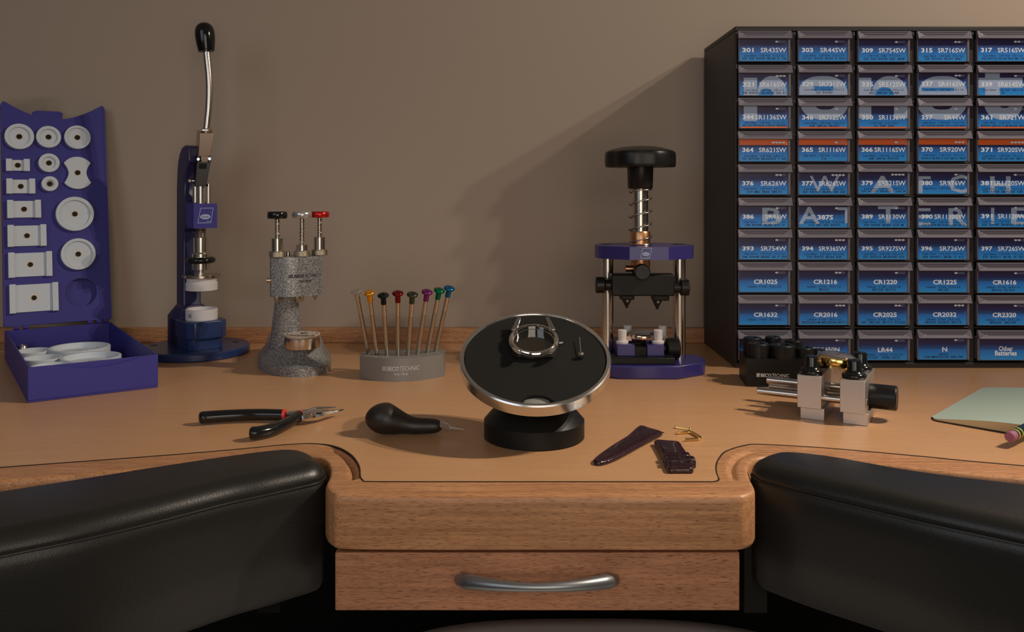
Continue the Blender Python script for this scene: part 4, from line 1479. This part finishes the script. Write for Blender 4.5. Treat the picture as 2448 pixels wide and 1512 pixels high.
def wristwatch(name, label, p, R, metal, hs=1.0, tilt=None, rz=0.0):
    mtx = Matrix.Rotation(rz, 3, 'Z')
    if tilt is not None:
        mtx = tilt @ mtx
    t = thing(name, label, 'watch', p, mtx=mtx)
    Z = Matrix.Diagonal((1, 1, hs, 1))
    b = MB(); b.X = Z
    b.lathe([(R * .6, 0), (R * .86, .6), (R * .95, 2.2), (R, 3.4), (R, 5.2), (R * .96, 6.4), (R * .90, 6.9), (R * .6, 6.9)], None, n=72)
    b.build('case_body', metal, t, smooth=30)
    for sx in (-1, 1):
        for sy in (-1, 1):
            b = MB(); b.X = Z
            rings = []
            for yy, z0_, z1_ in ((R * .72, 1.6, 5.6), (R * 1.0, 1.2, 5.4), (R * 1.2, .8, 4.2), (R * 1.3, .8, 2.6)):
                xo = sx * (R * .56 - (yy - R * .72) * .05)
                rings.append([(xo - sx * 1.1, sy * yy, z0_), (xo + sx * 1.1, sy * yy, z0_), (xo + sx * .9, sy * yy, z1_), (xo - sx * .9, sy * yy, z1_)])
            b.loft(rings); b.build('lug', metal, t, bev=.25)
    b = MB(); b.X = Z; b.lathe([(R * .9, 6.9), (R * .88, 7.4), (R * .7, 8.5), (R * .4, 9.3), (.1, 9.6)], None, n=64); b.build('watch_glass', mat(name + '_glass', (0.10, 0.09, 0.09), 0.06, 0.0, spec=1.0, coat=1.0), t, smooth=60)
    b = MB(); b.X = Z; b.cyl((R * .97, 0, 3.8), (R + 2.8, 0, 3.8), 1.7, 1.7, None, 16); b.build('crown', metal, t)
    return t


wristwatch('clamped_watch', 'polished brownish steel watch without strap held between white pins in the blue press', (KP.x + kx(1536, 958), KP.y - 2, 33.1), 18.0, mat('rose_steel', (0.55, 0.42, 0.33), 0.12, 1.0), 1.35, rz=radians(90))

# ------------------------------------------------------------------ black bit holder block
BB = PZ(1784, 925)
bb = thing('bit_block', 'black block holding round black bits in front of the cabinet', 'tool holder', BB, radians(-6))
b = MB()
b.bx(0, 70, 0, 46, 0, 28, M['blackmat'])
fn = lambda u, v: (u, -.2, v)
for k in range(4):
    b.add([fn(10 + k * .85, 10), fn(10.6 + k * .85, 10), fn(10.8 + k * .85, 13.8), fn(10.2 + k * .85, 13.8)], [(0, 1, 2, 3)], M['printw'])
b.text('BECO', 14.2, 24.5, 10, 13.6, fn, M['printw'], .03)
b.text('TECHNIC', 25.3, 42, 10, 13.6, fn, M['printw'], 0)
b.build('block', M['blackmat'], bb, bev=1, smooth=30)
for k, (x_, y_, r_, h_) in enumerate(((14, 13, 11, 42), (38, 13, 13, 41), (60, 16, 9, 38), (12, 35, 9.5, 44), (33, 37, 8, 45), (54, 36, 9, 42))):
    b = MB(); b.lathe([(r_, 28), (r_, h_ - 1.2), (r_ - 1.2, h_), (r_ * .55, h_), (r_ * .5, h_ - 1.5), (.1, h_ - 1.5)], None, (x_, y_, 0), n=36)
    t = b.build('bit_cup', M['black'], bb, smooth=30)

# ------------------------------------------------------------------ aluminium case holder
CHo = Vector((295, 734, 0)); RZ = radians(-29)
ch = thing('case_holder', 'aluminium watch case holder with two blocks, guide rods and black knob', 'case holder', CHo, RZ)
for x0_, x1_ in ((-20, 0), (-55, -35)):
    b = MB(); b.bx(x0_, x1_, 0, 62, 10.2, 38.4); jw = b.build('jaw_block', M['alu'], ch, bev=.4)
    b = MB(); b.bx(x0_ + 2, x1_ + 1.8, 3.6, 58, 0, 10.2); b.build('jaw_foot', M['alu'], jw, bev=.3)
for y_, z_ in ((12, 18), (50, 20.5)):
    b = MB(); b.cyl((-92, y_, z_), (-.5, y_, z_), 3.3, 3.3, None, 32); b.build('guide_rod', M['steel'], ch, bev=.4)
b = MB()
pf = []
for k in range(72):
    pf += [(2.3, k * 1.2), (3.0, k * 1.2 + .6)]
b.lathe(pf, None, (-86, 31, 19), (1, 0, 0), n=20); b.build('lead_screw', M['brushed'], ch, smooth=0)
b = MB(); b.lathe([(4, 0), (10.2, 0), (10.6, .8), (10.6, 20.5), (9.8, 21.6), (1, 21.6)], None, (0.3, 31, 20), (1, 0, 0), n=40)
b.build('knob', M['black'], ch, smooth=30)
b = MB(); b.lathe([(3.2, 0), (3.2, .3)], None, (0, 12, 18), (1, 0, 0), n=30); b.build('rod_end', M['chrome'], ch)
for x_, y_ in ((-10, 11), (-10, 49), (-45, 11), (-45, 49)):
    b = MB(); b.lathe([(9.2, 38.4), (10, 39.4), (10, 41), (8.6, 42.6), (6.6, 43.8), (5.8, 46), (5.8, 52.5), (5.2, 53.6), (3, 54)], None, (x_, y_, 0), n=40)
    b.build('rubber_peg', M['blackgloss'], ch, smooth=45)
c_, s_ = cos(RZ), sin(RZ)
lw = Vector((CHo.x + c_ * -27.5 - s_ * 30, CHo.y + s_ * -27.5 + c_ * 30, 43))
wristwatch('dress_watch', 'gold dress watch gripped by black pegs on the aluminium case holder', lw, 17.3, M['gold'], 1.35, rz=RZ + radians(20), tilt=Matrix.Rotation(radians(5), 3, 'Y'))

# ------------------------------------------------------------------ pliers
pp0 = PZ(735, 990, 6)
pv = thing('pliers', 'slim-nosed pliers with glossy black grips lying open on the bench', 'pliers', (pp0.x, pp0.y, 0))
O3 = Vector((pp0.x, pp0.y, 0))
pz = lambda x, y, z: PZ(x, y, z) - O3
def grip(pts, rad, cuff):
    path = crom([pz(*p) for p in pts], 6)
    n = len(path)
    r = []
    for i in range(n):
        f_ = i / (n - 1)
        r.append(rad * min(1, sqrt(max(.02, 1 - (1 - min(1, f_ / .13)) ** 2))) * (1 - .12 * f_))
    b = MB(); b.tube(path, r, None, 20, flat=.95); h = b.build('grip', M['blackgloss'], pv, smooth=60)
    d = (Vector(path[-1]) - Vector(path[-3])).normalized()
    p = Vector(path[-1])
    b = MB(); b.cyl(p - d * .2, p + d * 2.0, rad * .90, rad * .82, None, 20); b.build('cuff', M['redrubber'], h, label='red cuff at the end of the grip')
grip([(475, 1001, 6.2), (500, 998, 6.2), (560, 994, 6.2), (620, 992, 6.2), (678, 993, 6.2)], 5.6, 1)
grip([(595, 1037, 6), (618, 1035, 6), (655, 1026, 6), (690, 1010, 6), (715, 996, 6)], 5.5, 1)
b = MB()
b.tube([pz(683, 993, 6.5), pz(712, 988, 7), pz(742, 984, 7)], [3.6, 2.6, 3.2], None, 14, flat=.8)
b.build('shank', M['chrome'], pv, smooth=60)
b = MB()
b.tube([pz(717, 997, 6), pz(735, 991, 6.5), pz(752, 986, 7)], [3.9, 3.6, 4], None, 14, flat=.8)
b.build('shank', M['chrome'], pv, smooth=60)
def jaw(pts, rad):
    path = crom([(*pz(*p), r) for p, r in zip(pts, rad)], 4)
    b = MB()
    b.tube([p[:3] for p in path], [max(.3, p[3]) for p in path], None, 8, flat=.62)
    return b.build('jaw', M['chrome'], pv, smooth=20)
jaw([(720, 1000, 5.5), (736, 997, 6), (756, 993, 6), (776, 989.5, 6), (800, 985, 6), (822, 980, 6)], [4.0, 6.6, 7.2, 5.4, 2.8, .6])
jaw([(738, 983, 6), (752, 978, 6), (778, 976, 6), (804, 974.5, 6)], [2.2, 2.6, 2.0, .7])
b = MB(); q = pz(762, 989, 10.2); b.box(q, (4, 3, .8), None); b.build('rivet_slot', M['blackmat'], pv)
b = MB(); q = pz(744, 991, 9.6); b.lathe([(2.6, 0), (2.6, .8), (2.2, 1.2)], None, q, n=24); b.build('rivet', M['steel'], pv)

# ------------------------------------------------------------------ case knife
k0 = PD(873, 1001, 713); k1 = PD(1052, 1014, 713)
ck = thing('case_knife', 'black pear-shaped case knife with a short steel blade beside the cushion stand', 'knife', (k0.x, k0.y, 0))
ko = Vector((k0.x, k0.y, 0))
sec = [(873, 999, 1), (876, 1000, 12), (884, 1000, 23), (895, 1000, 31), (908, 1000.5, 36), (922, 1001, 38), (936, 1003, 36), (950, 1006, 31.5), (966, 1009, 26), (985, 1011, 21.5), (1005, 1012, 19.5),
       (1025, 1013, 18.5), (1040, 1014, 17), (1050, 1015, 13.5), (1056, 1016, 8)]
rings = []
sec2 = crom(sec, 4)
for x, y, r in sec2:
    R_ = r * 713 / F
    c = PD(x, y, 713) - ko
    c.z = max(R_ * .97 + .2, 6.5 if x > 960 else 0, c.z * 0 + (12.9 if x < 930 else 12.9 - 6.2 * min(1, (x - 930) / 60)))
    rings.append([(c.x, c.y + R_ * 1.0 * cos(a), c.z + R_ * .97 * sin(a)) for a in [2 * pi * i / 32 for i in range(32)]])
b = MB(); b.loft(rings); b.build('handle', mat('dark_brown_handle', (0.020, 0.015, 0.012), 0.42), ck, smooth=60)
b = MB()
q0 = PD(1052, 1012, 712) - ko; q1 = PD(1076, 1022, 708) - ko; q2 = PD(1111, 1028, 706) - ko
dy = Vector((0, 1, 0))
b.loft([[q0 + Vector((0, -3, 3)), q0 + Vector((0, 3, 3)), q0 + Vector((0, 3, -3)), q0 + Vector((0, -3, -3))],
        [q1 + Vector((0, -2.5, 2.6)), q1 + Vector((0, 2.5, 2.6)), q1 + Vector((0, 2.5, -2.2)), q1 + Vector((0, -2.5, -2.2))]])
b.loft([[q1 + Vector((-1, -1, .8)), q1 + Vector((-1, 1, .8)), q1 + Vector((-1, 1, -1.5)), q1 + Vector((-1, -1, -1.5))],
        [q2 + Vector((0, -.3, .2)), q2 + Vector((0, .3, .2)), q2 + Vector((0, .3, -.2)), q2 + Vector((0, -.3, -.2))]])
b.build('blade', M['steel'], ck, bev=.2)

# ------------------------------------------------------------------ straps, buckle, spring bar
def strap_from(pts, z0, z1, name, label, cat='watch strap'):
    P_ = [PZ(x, y, z1).xy for x, y in pts]
    c = Vector((sum(p.x for p in P_) / len(P_), sum(p.y for p in P_) / len(P_)))
    t = thing(name, label, cat, (c.x, c.y, 0))
    ring = resample(crom([(p.x - c.x, p.y - c.y) for p in P_], 6, True), 1.1)
    ring = [tuple((Vector(ring[i - 1]) + Vector(ring[i]) * 2 + Vector(ring[(i + 1) % len(ring)])) / 4) for i in range(len(ring))]
    area = sum(ring[i - 1][0] * ring[i][1] - ring[i][0] * ring[i - 1][1] for i in range(len(ring)))
    if area < 0: ring.reverse()
    b = MB()
    b.loft([[(x, y, z) for x, y in offset_ring(ring, d)] for d, z in ((.3, z0), (0, z0 + .4), (0, z1 - 1.2), (.4, z1 - .4), (1.3, z1 + .1), (2.6, z1 + .35))])
    b.build('leather_band', M['straplea'], t, smooth=60)
    b = MB()
    sr = offset_ring(ring, 1.5)
    for i in range(0, len(sr)):
        p, q = Vector(sr[i]), Vector(sr[(i + 1) % len(sr)])
        n = max(1, round((q - p).length / 1.6))
        for k in range(n):
            a_, c_ = p.lerp(q, (k + .15) / n), p.lerp(q, (k + .75) / n)
            if (c_ - a_).length < .3: continue
            b.box(((a_.x + c_.x) / 2, (a_.y + c_.y) / 2, z1 + .28), ((c_ - a_).length, .32, .25), None, atan2((c_ - a_).y, (c_ - a_).x))
    b.build('stitching', M['stitch'], t, smooth=0)
    return t, c


t, c = strap_from([(1528, 1018), (1556, 1024), (1580, 1031), (1582, 1035), (1560, 1047), (1530, 1063), (1490, 1085), (1460, 1099), (1436, 1105), (1421, 1103), (1420, 1096), (1434, 1084), (1466, 1062), (1500, 1041)],
                  0, 3, 'watch_strap', 'long tapered burgundy crocodile strap half with stitched edge')
b = MB()
for x, y in ((1455, 1080), (1464, 1075), (1481, 1064.5), (1489, 1059.5), (1497, 1054.5), (1507, 1049)):
    q = PZ(x, y, 3.2); b.lathe([(.75, 3.1), (.75, 3.45)], None, (q.x - c.x, q.y - c.y, 0), n=12)
b.build('buckle_holes', M['blackmat'], t)
b = MB(); q = PZ(1578, 1033, 1.8); q2 = PZ(1588, 1036, 1.8)
b.cyl((q.x - c.x, q.y - c.y, 1.8), (q2.x - c.x, q2.y - c.y, 1.8), .6, .4, None, 10); b.build('spring_bar', M['steel'], t)
t, c = strap_from([(1565, 1052), (1594, 1053), (1624, 1056.5), (1632, 1067), (1642, 1081), (1650, 1094), (1656, 1108), (1657, 1119), (1640, 1120), (1615, 1120), (1598, 1119), (1590, 1103), (1580, 1082), (1570, 1064)],
                  0, 4, 'strap_half', 'short burgundy crocodile strap half with two keeper loops')
for (ya, yb, xa, xb) in ((1083, 1091, 1586, 1652), (1092, 1101, 1590, 1664)):
    b = MB()
    f0, f1 = PZ(xa, yb, 6), PZ(xb, yb, 6)
    g0, g1 = PZ(xa - 2, ya, 6), PZ(xb - 3, ya, 6)
    mk = lambda v, z: (v.x - c.x, v.y - c.y, z)
    ringA = [mk(f0, .2), mk(f0, 5.6), mk(f0.lerp(f1, .08), 6.6), mk(f0.lerp(f1, .92), 6.6), mk(f1, 5.6), mk(f1, .2)]
    ringB = [mk(g0, .2), mk(g0, 5.6), mk(g0.lerp(g1, .08), 6.6), mk(g0.lerp(g1, .92), 6.6), mk(g1, 5.6), mk(g1, .2)]
    b.loft([ringA, ringB]); b.build('keeper_loop', M['straplea'], t, bev=.7)
# spring bar
a_, c_ = PZ(1615, 1022, 1.2), PZ(1650, 1026.5, 1.2)
t = thing('spring_bar', 'tiny gold buckle pin lying behind the gold buckle', 'spring bar', (a_ + c_) / 2)
mid = (a_ + c_) / 2; da = a_ - mid; dc = c_ - mid
b = MB(); b.tube([da, da * .5, Vector((0, 0, .2)), dc * .5, dc], [.75, .6, .55, .6, .75], None, 10); b.build('pin', M['gold'], t)
b = MB(); b.ball(da, 1.1, None, 12); b.ball(dc, 1.1, None, 12); b.build('end_balls', M['gold'], t)
# buckle
bp = [PZ(x, y, 1.3) for x, y in ((1618, 1036), (1634, 1034.5), (1649, 1034), (1656, 1036), (1666, 1042), (1674, 1047), (1672, 1050), (1660, 1051), (1638, 1052))]
c0_ = bp[4]
t = thing('buckle', 'gold strap buckle lying open beside the short strap', 'buckle', (c0_.x, c0_.y, 0))
b = MB(); b.tube(crom([(p.x - c0_.x, p.y - c0_.y, 1.3) for p in bp], 5), 1.15, None, 12); b.build('frame', M['gold'], t, smooth=50)

# ------------------------------------------------------------------ notebook and pencil
nbk = thing('notebook', 'open notebook with blank pale pages at the right edge of the bench', 'notebook', (358, 756, 0), atan2(-.68, .73))
def surf(b, s0, s1, t0, t1, zf, zb_, mat_, ns=28, corner=0):
    """page block between a lower and an upper height, following the width s"""
    rows = []
    for i in range(ns + 1):
        s = s0 + (s1 - s0) * i / ns
        cut = 0
        if corner and s - s0 < corner:
            x = 1 - (s - s0) / corner
            cut = corner * (1 - sqrt(max(0, 1 - x * x)))
        rows.append([(s, t0 + cut, zb_(s)), (s, t1 - cut, zb_(s)), (s, t1 - cut, zf(s)), (s, t0 + cut, zf(s))])
    b.loft(rows, mat_)
zf = lambda s: 1.6 + 7.5 * sin(min(1, s / 95) * pi * .62) ** 1.15 - (5.5 * max(0, (s - 85) / 23) ** 2 if s > 85 else 0)
b = MB(); surf(b, 0.8, 108, .8, 163, lambda s: zf(s) - .35, lambda s: 1.0, M['pages'], corner=8); b.build('page_block', M['pages'], nbk, smooth=40)
b = MB(); surf(b, 0.6, 108, .6, 163.4, lambda s: zf(s), lambda s: zf(s) - .3, M['paper'], corner=8); b.build('top_page', M['paper'], nbk, smooth=40)
zr = lambda s: zf(216 - s)
b = MB(); surf(b, 108, 215, .8, 163, lambda s: zr(s) - .35, lambda s: 1.0, M['pages']); b.build('page_block', M['pages'], nbk, smooth=40)
b = MB(); surf(b, 108, 215.4, .6, 163.4, lambda s: zr(s), lambda s: zr(s) - .3, M['paper']); b.build('top_page', M['paper'], nbk, smooth=40)
b = MB(); surf(b, 0, 216, 0, 164, lambda s: .9, lambda s: 0.02, M['cover'], corner=8); b.build('cover', M['cover'], nbk, smooth=30)
p0 = PZ(2413, 1046, 8.5); p1 = PZ(2452, 1026, 10.0)
ax = (p1 - p0); ax.z = 0; ax.normalize(); ax.z = .055; ax.normalize()
pn = thing('pencil', 'dark green pencil with pink eraser resting on the notebook edge', 'pencil', p0, mtx=Vector((0, 0, 1)).rotation_difference(ax).to_matrix())
b = MB(); b.lathe([(3.2, 0), (3.9, .5), (3.9, 8)], None, n=32); b.build('eraser', M['eraser'], pn, bev=.3)
b = MB(); b.lathe([(4.1, 7.0), (4.1, 8.2), (3.8, 8.6), (4.1, 9), (4.1, 10.4), (3.8, 10.8), (4.1, 11.2), (4.1, 16), (3.8, 16.4)], None, n=32); b.build('ferrule', mat('green_ferrule', (0.015, 0.05, 0.02), 0.35, .3), pn)
b = MB()
for h_ in (8.8, 14.2): b.lathe([(4.15, h_), (4.25, h_ + .1), (4.25, h_ + .9), (4.15, h_ + 1)], None, n=32)
b.build('ferrule_bands', mat('yellow_band', (0.75, 0.62, 0.15), 0.4), pn)
b = MB(); b.lathe([(4.0, 16), (4.0, 130)], None, n=6); b.build('barrel', mat('dark_green_lacquer', (0.006, 0.03, 0.045), 0.25), pn)
b = MB(); b.lathe([(4.0, 130), (1.0, 148)], None, n=24); b.build('sharpened_wood', M['laminate'], pn)
b = MB(); b.lathe([(1.0, 148), (.2, 152)], None, n=12); b.build('lead', M['blackmat'], pn)
